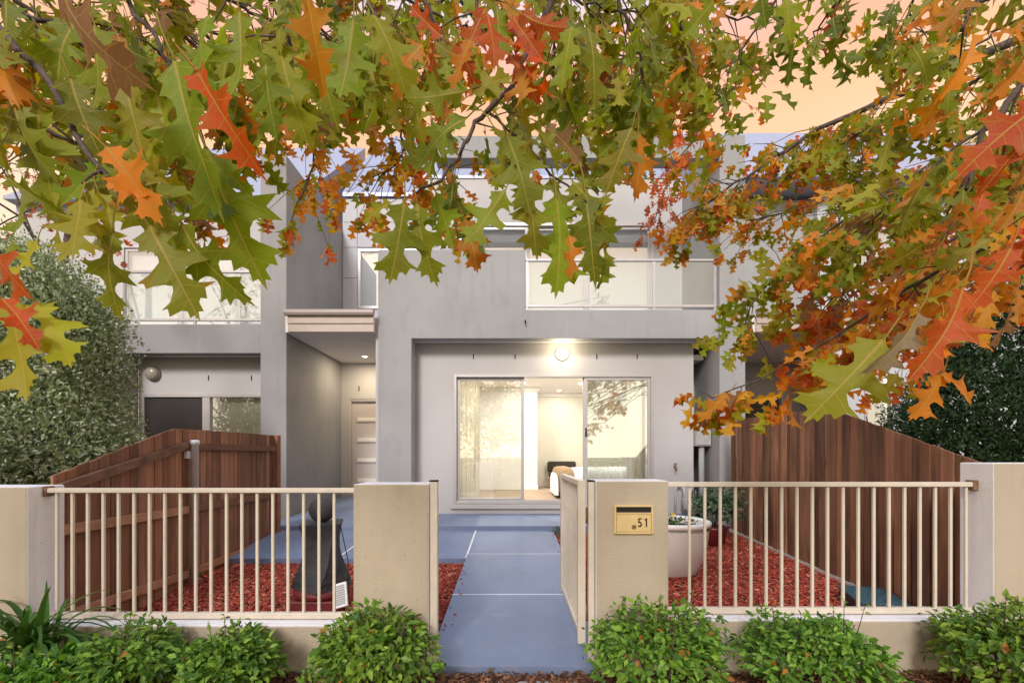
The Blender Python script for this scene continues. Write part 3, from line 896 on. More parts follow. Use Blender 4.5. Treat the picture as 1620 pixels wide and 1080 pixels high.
def railing(label, x0, x1, zt0, zt1, zb0, zb1, xs, br):
    t = thing('railing', label, 'railing', ((x0 + x1) / 2, 2.87, zb0), 'railings on the front walls')
    bx('top_rail', M_rail, (x0, x1, 2.848, 2.892, zt0, zt1), t, bevel=0.005)
    bx('bottom_rail', M_rail, (min(x0, x1) + (0.0), x1, 2.851, 2.889, zb0, zb1), t, bevel=0.004)
    proto = None
    for x in xs:
        if proto is None:
            mb = MB(); h = zt0 - zb1
            mb.box(-0.0082, 0.0082, -0.0082, 0.0082, 0, h + 0.002)
            proto = mb.build('baluster', M_rail, t, bevel=0.003); o = proto
        else:
            o = proto.copy(); col.objects.link(o)
        o.location = Vector((x + random.uniform(-.001, .001), 2.87, zb1 - 0.001)) - woff(t)
    b = MB(); b.box(br - 0.02, br + 0.02, 2.842, 2.90, zt0 - 0.022, zt1 + 0.012); b.build('bracket', M_rust, t, bevel=0.004)
def pxx(p, Y=2.87): return (p - 810) * Y / FPX
railing('beige metal railing along the left front wall', -2.93, -0.960, 1.035, 1.065, 0.246, 0.282,
        [pxx((272 + i * 73.05) / 3) for i in range(19)], -2.93)
railing('beige metal railing along the right front wall beside the letterbox', 0.947, 2.912, 1.073, 1.103, 0.278, 0.314,
        [pxx(1080 + (32 + i * 72.8) / 3) for i in range(19)], 2.905)

g = thing('gate', 'beige metal garden gate standing open beside the path', 'gate', (0.43, 2.81, 0.13))
bx('stile', M_rail, (0.404, 0.452, 2.79, 2.84, 0.115, 1.118), g, bevel=0.004)
bx('stile', M_rail, (0.404, 0.452, 3.76, 3.81, 0.150, 1.118), g, bevel=0.004)
bx('rail', M_rail, (0.407, 0.449, 2.841, 3.759, 1.082, 1.117), g, bevel=0.004)
bx('rail', M_rail, (0.407, 0.449, 2.841, 3.759, 0.160, 0.200), g, bevel=0.004)
for i in range(9):
    y = 2.84 + 0.092 * (i + 1)
    bx('baluster', M_rail, (0.4195, 0.4385, y - .0095, y + .0095, 0.199, 1.083), g)
for z in (0.90, 0.30):
    b = MB(); b.tube([(0.460, 2.812, z - 0.05), (0.460, 2.812, z + 0.05)], 0.007, 8); b.box(0.453, 0.456, 2.80, 2.83, z - .045, z + .045)
    b.build('hinge', M_rust, g)
for nm, x0, x1, lab in (('gate_post', 0.468, 0.505, 'slim beige steel gate post against the letterbox pier'), ('gate_post', -0.505, -0.457, 'slim beige steel gate post against the plain pier')):
    t = thing(nm, lab, 'post', ((x0 + x1) / 2, 2.82, 0), 'gate posts')
    bx('post', M_rail, (x0, x1, 2.785, 2.835, 0.005, 1.108), t, bevel=0.003)
    bx('cap', M_dark, (x0 - .002, x1 + .002, 2.783, 2.837, 1.1085, 1.118), t, bevel=0.003)
    if x0 < 0: bx('latch', M_steel, (x1, x1 + .008, 2.80, 2.82, 0.86, 0.90), t)

# letterbox
lb = thing('letterbox', 'cream metal letterbox numbered 51 set in the gate pier', 'letterbox', (0.73, 2.745, 0.80))
def PZ(py, Y=2.745): return CZ - (py - 720) * Y / FPX
lx0, lx1 = pxx(971, 2.745), pxx(1033, 2.745); lz0, lz1 = PZ(844), PZ(798)
frame_window(lb, 'frame', lx0, lx1, lz0, lz1, 2.730, M_letter, 0.013, 0.022)
bx('slot', M_dark, (lx0 + .013, lx1 - .013, 2.7405, 2.747, lz1 - 0.045, lz1 - 0.013), lb)
fl = bx('flap', M_letter, (lx0 + .0145, lx1 - .0145, 2.734, 2.747, lz0 + 0.0145, lz1 - 0.0455), lb, bevel=0.002)
bx('rim', M_letter, (lx0 + .013, lx1 - .013, 2.728, 2.7335, lz1 - 0.052, lz1 - 0.0455), lb)
lk = at(1003, 833, 2.733)
def ylathe(prof, c, seg=20):
    vs_ = []; fs_ = []; n = len(prof)
    for k in range(seg):
        t_ = 2 * math.pi * k / seg
        for rr, dy in prof: vs_.append((c[0] + rr * math.cos(t_), c[1] - dy, c[2] + rr * math.sin(t_)))
    for k in range(seg):
        k2 = (k + 1) % seg
        for i in range(n - 1): fs_.append((k * n + i, k * n + i + 1, k2 * n + i + 1, k2 * n + i))
    return vs_, fs_
MB().add(*ylathe([(0.014, -0.002), (0.014, 0.003), (0.010, 0.003), (0.010, 0.0015), (0.0, 0.0015)], lk), smooth=False).build('lock', M_brass, lb)
bx('keyhole', M_black, (lk.x - .0015, lk.x + .0015, 2.7305, 2.7312, lk.z - .005, lk.z + .005), lb)
def digit(poly_list, x, z, h):
    mb = MB()
    for poly in poly_list:
        n = len(poly)
        vs_ = [(x + p[0] * h, 2.7315, z + p[1] * h) for p in poly] + [(x + p[0] * h, 2.734, z + p[1] * h) for p in poly]
        mb.add(vs_, [tuple(range(n))] + [(i, (i + 1) % n, n + (i + 1) % n, n + i) for i in range(n)])
    mb.build('digit', M_black, lb)
dh = 0.052
def arc5():
    # bowl of the five as short quads
    out = []; c = (0.22, 0.29); ro, ri = (0.26, 0.31), (0.11, 0.16)
    pts = [math.radians(a) for a in range(118, -150, -22)]
    for a, b in zip(pts[:-1], pts[1:]):
        out.append([(c[0] + ri[0] * math.cos(a), c[1] + ri[1] * math.sin(a)), (c[0] + ro[0] * math.cos(a), c[1] + ro[1] * math.sin(a)),
                    (c[0] + ro[0] * math.cos(b), c[1] + ro[1] * math.sin(b)), (c[0] + ri[0] * math.cos(b), c[1] + ri[1] * math.sin(b))])
    return out
five = [[(0.03, 0.46), (0.17, 0.46), (0.19, 0.86), (0.06, 0.86)], [(0.06, 0.861), (0.45, 0.861), (0.45, 1.0), (0.07, 1.0)]] + arc5()
d5 = at(1009, 832, 2.733); digit(five, d5.x, d5.z - 0.003, dh)
d1_ = at(1020, 832, 2.733)
digit([[(0.10, 0), (0.25, 0), (0.25, 1.0), (0.14, 1.0), (0.10, 0.93)], [(-0.04, 0.73), (0.099, 0.80), (0.099, 0.93), (-0.04, 0.86)]], d1_.x + .001, d1_.z - 0.003, dh)

# ------------------------------------------------------------------ paling fences
def fence_left():
    t = thing('paling_fence', 'reddish brown paling fence with rails and steel post left of the garden', 'fence', (-3.15, 4.7, 0))
    A_, B_ = Vector((-2.99, 2.98)), Vector((-3.31, 6.42))
    Ln = (B_ - A_).length; u = (B_ - A_) / Ln; nrm = Vector((u.y, -u.x))     # faces the garden (+x)
    if nrm.x < 0: nrm = -nrm
    def top(s):
        y = A_.y + u.y * s
        return 1.135 + (1.52 - 1.135) * (y - 2.98) / (4.2 - 2.98) if y < 4.2 else 1.52 + 0.03 * (y - 4.2) / 2.2
    s = 0.0
    while s < Ln - 0.05:
        wd = random.uniform(0.088, 0.102)
        s1 = min(s + wd, Ln)
        off = random.uniform(-0.004, 0.004) - 0.012
        th = 0.016
        z0 = G(A_.y + u.y * s) - 0.08 + random.uniform(0, 0.02); j0 = random.uniform(-.004, .004)
        pts = []
        for (ss, oo) in ((s + .002, off), (s1 - .002, off), (s1 - .002, off - th), (s + .002, off - th)):
            p = A_ + u * ss + nrm * oo
            pts.append((p.x, p.y, ss))
        vs_ = [(p[0], p[1], z0) for p in pts] + [(p[0], p[1], top(p[2]) + j0) for p in pts]
        MB().add(vs_, [(0, 1, 2, 3), (7, 6, 5, 4), (0, 4, 5, 1), (1, 5, 6, 2), (2, 6, 7, 3), (3, 7, 4, 0)]).build('paling', M_wood, t)
        s = s1
    def rail(y0, z0, y1, z1, w=0.07):
        pts = []
        for (y, z) in ((y0, z0), (y1, z1)):
            s_ = (y - A_.y) / u.y
            for oo in (-0.003, 0.032):
                p = A_ + u * s_ + nrm * oo
                pts += [(p.x, p.y, z - w / 2), (p.x, p.y, z + w / 2)]
        MB().add(pts, [(0, 1, 3, 2), (4, 6, 7, 5), (2, 3, 7, 6), (0, 4, 5, 1), (1, 5, 7, 3), (0, 2, 6, 4)]).build('rail', M_woodr, t, bevel=0.004)
    rail(2.99, 1.05, 4.36, 1.37); rail(4.44, 1.355, 6.30, 1.36)
    rail(2.99, 0.775, 4.36, 0.75); rail(4.44, 0.75, 6.30, 0.728)
    rail(2.99, 0.20, 4.36, 0.135); rail(4.44, 0.135, 6.30, 0.118)
    e = A_ + u * (Ln - 0.0)
    bx('end_post', M_woodr, (e.x - 0.045, e.x + 0.05, e.y - 0.09, e.y + 0.0, 0.05, 1.55), t, bevel=0.005)
    p = A_ + u * 1.42 + nrm * 0.055
    po = MB().lathe([(0.0, -0.1), (0.034, -0.1), (0.034, 1.375), (0.041, 1.376), (0.041, 1.41), (0.035, 1.418), (0.0, 1.42)], (p.x, p.y, 0), 20).build('steel_post', M_galv, t)
    bx('bracket', M_galv, (p.x - 0.05, p.x - 0.02, p.y - 0.07, p.y - 0.03, 1.24, 1.31), po)
fence_left()
def fence_right():
    t = thing('paling_fence', 'tall dark brown paling fence right of the garden, plain side showing', 'fence', (3.22, 4.8, 0))
    X0 = 3.225
    def top(y):
        return 1.21 + (1.75 - 1.21) * (y - 3.12) / (4.64 - 3.12) if y < 4.64 else 1.75 + 0.03 * (y - 4.64) / 1.9
    y = 2.97; i = 0
    while y < 6.72:
        wd = random.uniform(0.085, 0.105) if i % 2 == 0 else random.uniform(0.07, 0.085)
        off = 0.0 if i % 2 == 0 else 0.012
        off += random.uniform(-.003, .003)
        z0 = G(y) - 0.045
        pts = [(X0 + off, y + .002), (X0 + off, y + wd - .002), (X0 + off + .016, y + wd - .002), (X0 + off + .016, y + .002)]
        vs_ = [(a, b, z0) for a, b in pts] + [(a, b, top(b) + 0.002 * (i % 3)) for a, b in pts]
        MB().add(vs_, [(0, 1, 2, 3), (7, 6, 5, 4), (0, 4, 5, 1), (1, 5, 6, 2), (2, 6, 7, 3), (3, 7, 4, 0)]).build('paling', M_wood, t)
        y += wd; i += 1
    for z in (0.35, 0.95, 1.15): bx('rail', M_woodr, (X0 + 0.035, X0 + 0.07, 2.98, 6.7, z, z + .07), t)
    m = slope_slab(X0 - 0.012, X0 + 0.03, 2.97, 6.74, 0.14, -0.03)
    m.build('plinth_board', M_conc, t)
fence_right()

# ------------------------------------------------------------------ garden things
F = thing('fountain', 'dark twisted stone pillar fountain topped with a ball in red mulch', 'fountain', (-1.56, 3.75, 0))
def fountain():
    fx, fy = -1.57, 3.76
    # twisted square pillar, wider at foot and shoulder
    lv = [(0.185, 0.215, 12), (0.25, 0.20, 20), (0.33, 0.172, 30), (0.42, 0.148, 40), (0.50, 0.138, 46), (0.58, 0.145, 52), (0.66, 0.170, 58), (0.722, 0.198, 62)]
    vs_ = []; fs_ = []; seg = 16
    for z, r, a in lv:
        for k in range(seg):
            t_ = k / seg * 4
            side = int(t_); f_ = t_ - side
            c0 = (math.cos(math.pi / 2 * side), math.sin(math.pi / 2 * side)); c1 = (math.cos(math.pi / 2 * (side + 1)), math.sin(math.pi / 2 * (side + 1)))
            x = c0[0] * (1 - f_) + c1[0] * f_; y = c0[1] * (1 - f_) + c1[1] * f_
            x, y = x * r * 1.12, y * r * 1.12
            ca, sa = math.cos(R(a)), math.sin(R(a))
            vs_.append((fx + x * ca - y * sa, fy + x * sa + y * ca, z))
    for i in range(len(lv) - 1):
        for k in range(seg):
            k2 = (k + 1) % seg
            fs_.append((i * seg + k, i * seg + k2, (i + 1) * seg + k2, (i + 1) * seg + k))
    fs_.append(tuple(range(seg))[::-1]); fs_.append(tuple((len(lv) - 1) * seg + k for k in range(seg)))
    MB().add(vs_, fs_).build('pillar', M_stone, F, bevel=0.004)
    prof = []
    for i in range(64):
        a = -math.pi / 2 + math.pi * i / 63
        rr = 0.102 * (1 - (0.035 if i % 4 < 2 else 0))
        prof.append((max(0.0005, rr * math.cos(a)), 0.102 * math.sin(a)))
    MB().lathe(prof, (fx, fy, 0.820), 32, True).build('ball', M_stone, F)
    MB().lathe([(0, 0.125), (0.20, 0.125), (0.215, 0.14), (0.215, 0.172), (0.20, 0.186), (0, 0.186)], (fx, fy, 0), 4 * 7).build('tray', M_redbase, F)
    bx('plinth', M_redbase, (fx - 0.19, fx + 0.17, fy - 0.19, fy + 0.17, -0.05, 0.122), F, bevel=0.012)
    MB().tube([(fx + .13, fy + .05, 0.70), (fx + .17, fy + .06, 0.5), (fx + .20, fy + .05, 0.38), (fx + .22, fy - .02, 0.10)], 0.004, 5).build('cable', M_black, F)
fountain()
S = thing('solar_panel', 'small white framed solar panel leaning at the foot of the fountain', 'panel', (-1.33, 3.55, 0))
Mr = Matrix.Rotation(R(-14), 3, 'Y') @ Matrix.Rotation(R(-52), 3, 'X')
Mr = Mr @ Matrix.Identity(3)
c0 = at(539, 941, 3.52)
MB().obox(c0, (0.105, 0.022, 0.19), Matrix.Rotation(R(-16), 3, 'Y') @ Matrix.Rotation(R(-28), 3, 'X')).build('frame', M_white, S, bevel=0.004)
RM = Matrix.Rotation(R(-16), 3, 'Y') @ Matrix.Rotation(R(-28), 3, 'X')
for i in range(4):
    for k in range(9):
        MB().obox(c0 + RM @ Vector((-0.031 + i * 0.0205, -0.012, -0.068 + k * 0.017)), (0.018, 0.004, 0.0125), RM).build('cell', M_steel, S)
MB().tube([c0 + Vector((0, 0.03, -0.02)), (c0.x, c0.y + 0.10, -0.02)], 0.006).build('stake', M_black, S)

def pot_profile(r, h, rb):
    return [(0, 0.0), (rb, 0.0), (rb * 1.12, h * 0.06), (rb + (r - rb) * 0.55, h * 0.30), (rb + (r - rb) * 0.85, h * 0.60), (r * 0.985, h * 0.86)]
Pw = thing('planter', 'large pale round planter with white rim beside the letterbox pier', 'planter', (1.66, 4.85, 0.03))
MB().lathe(pot_profile(0.415, 0.55, 0.27), (1.66, 4.85, 0.03), 48).build('bowl', M_pot, Pw)
MB().lathe([(0.412, 0.505), (0.428, 0.512), (0.430, 0.545), (0.42, 0.556), (0.385, 0.556), (0.375, 0.54), (0.37, 0.42)], (1.66, 4.85, 0.03), 48).build('rim', M_potrim, Pw)
MB().lathe([(0.0, 0.475), (0.374, 0.465)], (1.66, 4.85, 0.03), 32).build('soil', M_soil, Pw)
Pr = thing('planter', 'small maroon pot at the foot of the right fence', 'planter', (2.62, 5.95, 0.1))
MB().lathe([(0, 0), (0.12, 0), (0.15, 0.05), (0.18, 0.22), (0.185, 0.26), (0.17, 0.26), (0.165, 0.2), (0, 0.2)], (2.62, 5.95, 0.09), 32).build('bowl', M_redpot, Pr)

def plant_leaves(root, n, c, rad, L, colr, up=0.5, mass=True, nobj=0, shell=0.35, wid=0.42, name='leaf', flat=1.0):
    """leaves spread through a bumpy dome; the nearest nobj are objects, the rest one mass"""
    c = np.array(c, float)
    d_ = norm(rng.normal(size=(n, 3)) * np.array([1, 1, 1.0]))
    d_[:, 2] = np.where(d_[:, 2] < -0.35, -d_[:, 2] * 0.6, d_[:, 2])
    ph = rng.uniform(0, 6.28, 3)
    bump = 1 + 0.17 * np.sin(5 * d_[:, 0] + ph[0]) * np.cos(4 * d_[:, 1] + ph[1]) + 0.10 * np.sin(7 * d_[:, 2] + 3 * d_[:, 0] + ph[2]) + rng.normal(0, 0.06, n)
    rr = (1 - shell * rng.random(n) ** 1.6) * bump
    P = c + d_ * rr[:, None] * np.array(rad)
    D = norm(d_ * np.array([1, 1, 0.55]) + rng.normal(0, 0.55, (n, 3)) + np.array([0, 0, -0.15]))
    Nn = norm(d_ * 0.9 + np.array([0, -0.25, up]) + rng.normal(0, 0.35, (n, 3)))
    Ls = L * rng.uniform(0.6, 1.25, n)
    C = colr(n, d_, rr)
    order = np.argsort(P[:, 1] - P[:, 2] * 0.25 - 0.15 * rr)
    nobj = min(nobj, n)
    if nobj:
        if not hasattr(plant_leaves, 'me'):
            me = bpy.data.meshes.new('leaf'); me.from_pydata(OVATE_V, [], OVATE_F); me.polygons.foreach_set('use_smooth', [True] * len(OVATE_F))
            me.materials.append(M_leaf_o); me.update(); plant_leaves.me = me
        off = Matrix.Translation(-woff(root))
        for i in order[:nobj]:
            y = Vector(D[i]); x = y.cross(Vector(Nn[i])).normalized(); z = x.cross(y)
            M4 = Matrix(((x.x * Ls[i] * wid, y.x * Ls[i], z.x * Ls[i], P[i, 0]), (x.y * Ls[i] * wid, y.y * Ls[i], z.y * Ls[i], P[i, 1]), (x.z * Ls[i] * wid, y.z * Ls[i], z.z * Ls[i], P[i, 2]), (0, 0, 0, 1)))
            o = bpy.data.objects.new(name, plant_leaves.me); o.color = (*C[i], 1)
            o.matrix_basis = off @ M4
            link(o, root)
    r_ = order[nobj:]
    cloud('foliage', OVATE_V, OVATE_F, P[r_], D[r_], Nn[r_], Ls[r_] * wid, Ls[r_], Ls[r_], C[r_], M_leaf_g, root, kind='stuff')
    return P

def green_mix(c_lo, c_hi, accent=None, pa=0.0):
    def f(n, d_, rr):
        k = rng.random((n, 1))
        C = np.array(c_lo)[None] * (1 - k) + np.array(c_hi)[None] * k
        C *= (1 + rng.uniform(-0.2, 0.2, (n, 1)))
        if accent is not None:
            m_ = rng.random(n) < pa
            C[m_] = np.array(accent) * (1 + rng.uniform(-.3, .3, (m_.sum(), 1)))
        return np.clip(C, 0.003, 1)
    return f
NAND = green_mix((0.055, 0.115, 0.016), (0.30, 0.40, 0.05), (0.36, 0.13, 0.03), 0.018)

def bush(px, top_py, Y, wpx, label, n=2300, nobj=130, depth=None):
    sc_ = Y / FPX
    x = (px - 810) * sc_; r = wpx / 2 * sc_; zt = CZ - (top_py - 720) * sc_
    t = thing('shrub', label, 'shrub', (x, Y, -0.05), 'leafy shrubs along the front wall')
    cz = max(0.06, zt * 0.38); rz = (zt - cz)
    q1, q2 = random.uniform(0.68, 0.92), random.uniform(0.92, 1.15)
    tone = green_mix((0.050 * q1, 0.110 * q2, 0.016), (0.30 * q1, 0.39 * q2, 0.05), (0.36, 0.15, 0.03), random.uniform(0.006, 0.02))
    plant_leaves(t, n, (x, Y, cz), (r * 0.88, min(r, 0.30) if depth is None else depth, rz * 0.85), random.uniform(0.044, 0.052), tone, nobj=nobj, wid=0.52, shell=0.45)
    m_ = MB()
    for k in range(9):
        a = random.uniform(0, 6.28); q = random.uniform(0.2, 0.75)
        m_.tube([(x + 0.03 * math.cos(a), Y + .03 * math.sin(a), -0.08), (x + q * r * 0.6 * math.cos(a), Y + q * 0.15 * math.sin(a), cz * 0.8), (x + q * r * math.cos(a), Y + q * 0.22 * math.sin(a), cz + rz * 0.7)], [0.006, 0.005, 0.003], 5)
    # a few whippy shoots above the dome, each with a few leaves
    P = []; 
    for k in range(4):
        a = random.uniform(-0.8, 0.8); bx_ = x + a * r * 0.7
        h0 = cz + rz * math.sqrt(max(0, 1 - (a * .7) ** 2)) * 0.9
        tip = Vector((bx_ + random.uniform(-.06, .06), Y - 0.05, h0 + random.uniform(0.03, 0.11)))
        m_.tube([(bx_, Y - 0.04, h0 - 0.1), tip], [0.003, 0.0015], 4)
        for q in range(5): P.append(tip - Vector((0, 0, 0.02 * q * random.random())))
    m_.build('stem', M_bark, t)
    P = np.array([list(p) for p in P]); n2 = len(P)
    D = norm(rng.normal(size=(n2, 3)) + np.array([0, 0, 0.1])); Nn = norm(rng.normal(size=(n2, 3)) * .4 + np.array([0, -.5, .8]))
    Ls = 0.036 * rng.uniform(.6, 1.2, n2)
    cloud('shoot_leaves', OVATE_V, OVATE_F, P, D, Nn, Ls * .42, Ls, Ls, NAND(n2, None, None), M_leaf_g, t, kind='stuff')
bush(70, 1030, 2.32, 190, 'leafy green shrub below the strappy plant at the left edge')
bush(205, 988, 2.45, 155, 'leafy green shrub second from the left edge, below the railing')
bush(368, 993, 2.48, 150, 'small round green shrub between the left railing and the picture bottom')
bush(590, 953, 2.45, 200, 'full green shrub in front of the plain gate pier', 2500)
bush(1045, 948, 2.45, 240, 'full green shrub below the letterbox pier', 2500)
bush(1290, 962, 2.45, 235, 'wide green shrub in front of the right low wall', 2500)
bush(1600, 948, 2.42, 190, 'green shrub at the right edge below the white end pier', 2500)

# strappy plant
ag = thing('strappy_plant', 'dark green strap leaved plant against the left end pier', 'plant', (-2.75, 2.55, -0.05))
for k in range(84):
    a = random.uniform(0, 2 * math.pi); ln = random.uniform(0.42, 0.75); w = random.uniform(0.009, 0.017)
    b0 = Vector((-2.70 + random.uniform(-.10, .10), 2.58 + random.uniform(-.06, .06), 0.12))
    lift = random.uniform(0.65, 1.4); h = Vector((math.cos(a), math.sin(a) * 0.6, 0))
    prev = []
    vs_ = []; nseg = 8
    drop = random.uniform(0.4, 1.3)
    p = b0.copy(); ang = lift
    side = h.cross(Vector((0, 0, 1))).normalized()
    for i in range(nseg + 1):
        t_ = i / nseg
        ww = w * (1 - t_ ** 2.2) * (0.75 + 0.5 * min(1, t_ * 3))
        vs_ += [p - side * ww, p + Vector((0, 0, -ww * 0.4)), p + side * ww]
        p = p + (h * math.cos(ang) + Vector((0, 0, 1)) * math.sin(ang)) * (ln / nseg)
        ang -= drop * 2.2 / nseg
    fs_ = []
    for i in range(nseg):
        a0 = 3 * i
        fs_ += [(a0, a0 + 1, a0 + 4, a0 + 3), (a0 + 1, a0 + 2, a0 + 5, a0 + 4)]
    o = MB().add(vs_, fs_, True).build('leaf', M_leaf_o, ag)
    kk = random.random(); o.color = (0.035 + 0.05 * kk, 0.085 + 0.10 * kk, 0.018 + 0.012 * kk, 1)

# potted plants
pf = thing('flower_clump', 'low green leaves with yellow flowers growing in the pale planter', 'plant', (1.66, 4.85, 0.5))
plant_leaves(pf, 420, (1.60, 4.83, 0.50), (0.33, 0.30, 0.13), 0.055, green_mix((0.03, 0.07, 0.015), (0.09, 0.16, 0.03)), nobj=0)
for k in range(14):
    p = Vector((1.42 + random.uniform(-.2, .22), 4.66 + random.uniform(-.1, .1), 0.63 + random.uniform(-.02, .08)))
    fm = MB()
    for q in range(5):
        a = q * 2 * math.pi / 5
        fm.add([p, p + Vector((0.022 * math.cos(a - .5), -0.01, 0.022 * math.sin(a - .5))), p + Vector((0.030 * math.cos(a), -0.004, 0.030 * math.sin(a))), p + Vector((0.022 * math.cos(a + .5), -0.01, 0.022 * math.sin(a + .5)))], [(0, 1, 2, 3)])
    fm.build('flower', bpy.data.materials.get('yellow_petal') or plain('yellow_petal', (0.75, 0.52, 0.03), 0.6, 0.1), pf)
pr = thing('potted_shrub', 'bushy grey green plant growing in the maroon pot', 'plant', (2.62, 5.95, 0.3))
plant_leaves(pr, 750, (2.68, 5.93, 0.56), (0.30, 0.28, 0.30), 0.075, green_mix((0.03, 0.07, 0.03), (0.13, 0.20, 0.10)), nobj=60, wid=0.5)
gt = MB()
for k in range(6): gt.tube([(2.62, 5.95, 0.28), (2.62 + random.uniform(-.1, .16), 5.95 + random.uniform(-.1, .1), 0.6)], [0.007, 0.003], 5)
gt.build('stem', M_bark, pr)
gw = thing('groundcover', 'tuft of green weeds at the end of the porch beside the gate', 'plant', (0.66, 6.4, 0.15))
plant_leaves(gw, 120, (0.68, 6.40, 0.16), (0.13, 0.10, 0.10), 0.05, green_mix((0.05, 0.09, 0.03), (0.12, 0.16, 0.06)), nobj=0)

# teal covered box
T = thing('storage_box', 'low dark box with blue green mesh top against the right fence', 'box', (2.96, 3.72, 0))
RZ = Matrix.Rotation(R(-20), 3, 'Z')
MB().obox((2.965, 3.74, 0.035), (0.33, 0.50, 0.15), RZ).build('body', M_navy, T, bevel=0.01)
MB().obox((2.965, 3.74, 0.119), (0.345, 0.515, 0.016), RZ).build('lid', M_turf, T, bevel=0.005)

# gas meter, tap, meter box
GM = thing('gas_meter', 'grey gas meter with looping pipes low on the wall right of the door', 'meter', (2.80, 7.40, 0.5))
MB().lathe([(0, 0), (0.085, 0), (0.095, 0.02), (0.095, 0.18), (0.085, 0.20), (0, 0.20)], (2.83, 7.30, 0.40), 20).build('body', M_steel, GM)
bx('dial', M_white, (2.79, 2.87, 7.195, 7.204, 0.50, 0.56), GM)
MB().tube([(2.77, 7.32, 0.60), (2.77, 7.34, 0.74), (2.74, 7.36, 0.80), (2.68, 7.38, 0.78), (2.66, 7.40, 0.66), (2.66, 7.41, 0.35)], 0.014, 8).build('pipe', M_galv, GM)
MB().tube([(2.89, 7.32, 0.60), (2.89, 7.34, 0.70), (2.93, 7.38, 0.74), (2.93, 7.41, 0.40)], 0.014, 8).build('pipe', M_galv, GM)
MB().lathe([(0, 0), (0.035, 0), (0.04, 0.02), (0.035, 0.05), (0, 0.05)], (2.71, 7.38, 0.76), 14).build('regulator', M_steel, GM)
TP = thing('tap', 'small brass garden tap on the wall right of the sliding door', 'tap', at(1067, 738, 7.42))
p = at(1067, 738, 7.45)
MB().tube([p, p + Vector((0, -.06, 0)), p + Vector((0, -.09, -.02)), p + Vector((0, -.10, -.06))], [0.016, 0.014, 0.014, 0.011], 10).build('spout', M_rust, TP)
MB().tube([p + Vector((0, -.05, 0)), p + Vector((0, -.05, .05))], 0.009, 8).build('stem', M_rust, TP)
MB().tube([p + Vector((-.032, -.05, .052)), p + Vector((.032, -.05, .052))], 0.008, 8).build('handle', M_rust, TP)
MX = thing('meter_box', 'grey metal meter box in the recess beside the right column', 'meter box', (3.1, 7.4, 1.4))
bx('body', M_steel, (2.975, 3.222, 7.36, 7.60, 1.42, 1.95), MX, bevel=0.006)
bx('door', M_steel, (2.985, 3.212, 7.345, 7.359, 1.44, 1.93), MX, bevel=0.003)
MB().tube([(3.10, 7.45, 0.3), (3.10, 7.45, 1.42)], 0.045, 12).build('conduit', M_grey, MX)

# ------------------------------------------------------------------ mulch and litter
def mulch(name, rects, dens, colr, L, wd, th, zf, label, cat):
    Ps = []
    for x0, x1, y0, y1 in rects:
        n = int((x1 - x0) * (y1 - y0) * dens)
        x = rng.uniform(x0, x1, n); y = rng.uniform(y0, y1, n)
        Ps.append(np.stack([x, y, zf(x, y) + rng.uniform(0, 0.022, n)], 1))
    P = np.concatenate(Ps); n = len(P)
    a = rng.uniform(0, 2 * np.pi, n)
    D = np.stack([np.cos(a), np.sin(a), rng.normal(0, 0.28, n)], 1)
    Nn = np.stack([rng.normal(0, .3, n), rng.normal(0, .3, n), np.ones(n)], 1)
    Ls = L * rng.uniform(0.4, 1.5, n)
    return cloud(name, CHIP_V, CHIP_F, P, D, Nn, wd * rng.uniform(.5, 1.4, n), Ls, th * np.ones(n), colr(n, None, None), M_chip, None, label=label, cat=cat, kind='stuff')
RED = green_mix((0.17, 0.026, 0.018), (0.56, 0.105, 0.058), (0.58, 0.26, 0.16), 0.08)
zm = lambda x, y: 0.055 * (y - 2.75) - 0.075
mulch('red_bark_mulch', [(-3.25, -0.525, 2.99, 5.05)], 2600, RED, 0.050, 0.011, 0.006, zm, 'red dyed bark mulch in the bed left of the path', 'mulch')
mulch('red_bark_mulch', [(0.60, 3.215, 2.99, 6.48)], 2300, RED, 0.050, 0.011, 0.006, zm, 'red dyed bark mulch in the bed right of the path', 'mulch')
mulch('red_bark_chips', [(-0.51, -0.44, 3.1, 5.0), (0.52, 0.585, 3.9, 6.4)], 130, RED, 0.032, 0.010, 0.005, lambda x, y: 0.055 * (y - 2.75) + 0.001 - 0.010, 'loose red bark chips spilt along the path edges', 'mulch')
BRN = green_mix((0.045, 0.022, 0.013), (0.20, 0.085, 0.045), (0.30, 0.15, 0.08), 0.12)
mulch('leaf_litter', [(-3.2, 3.2, 2.40, 2.74)], 2600, BRN, 0.045, 0.016, 0.004, lambda x, y: 0 * x - 0.05, 'brown bark and crumbled leaves below the path end', 'leaf litter')

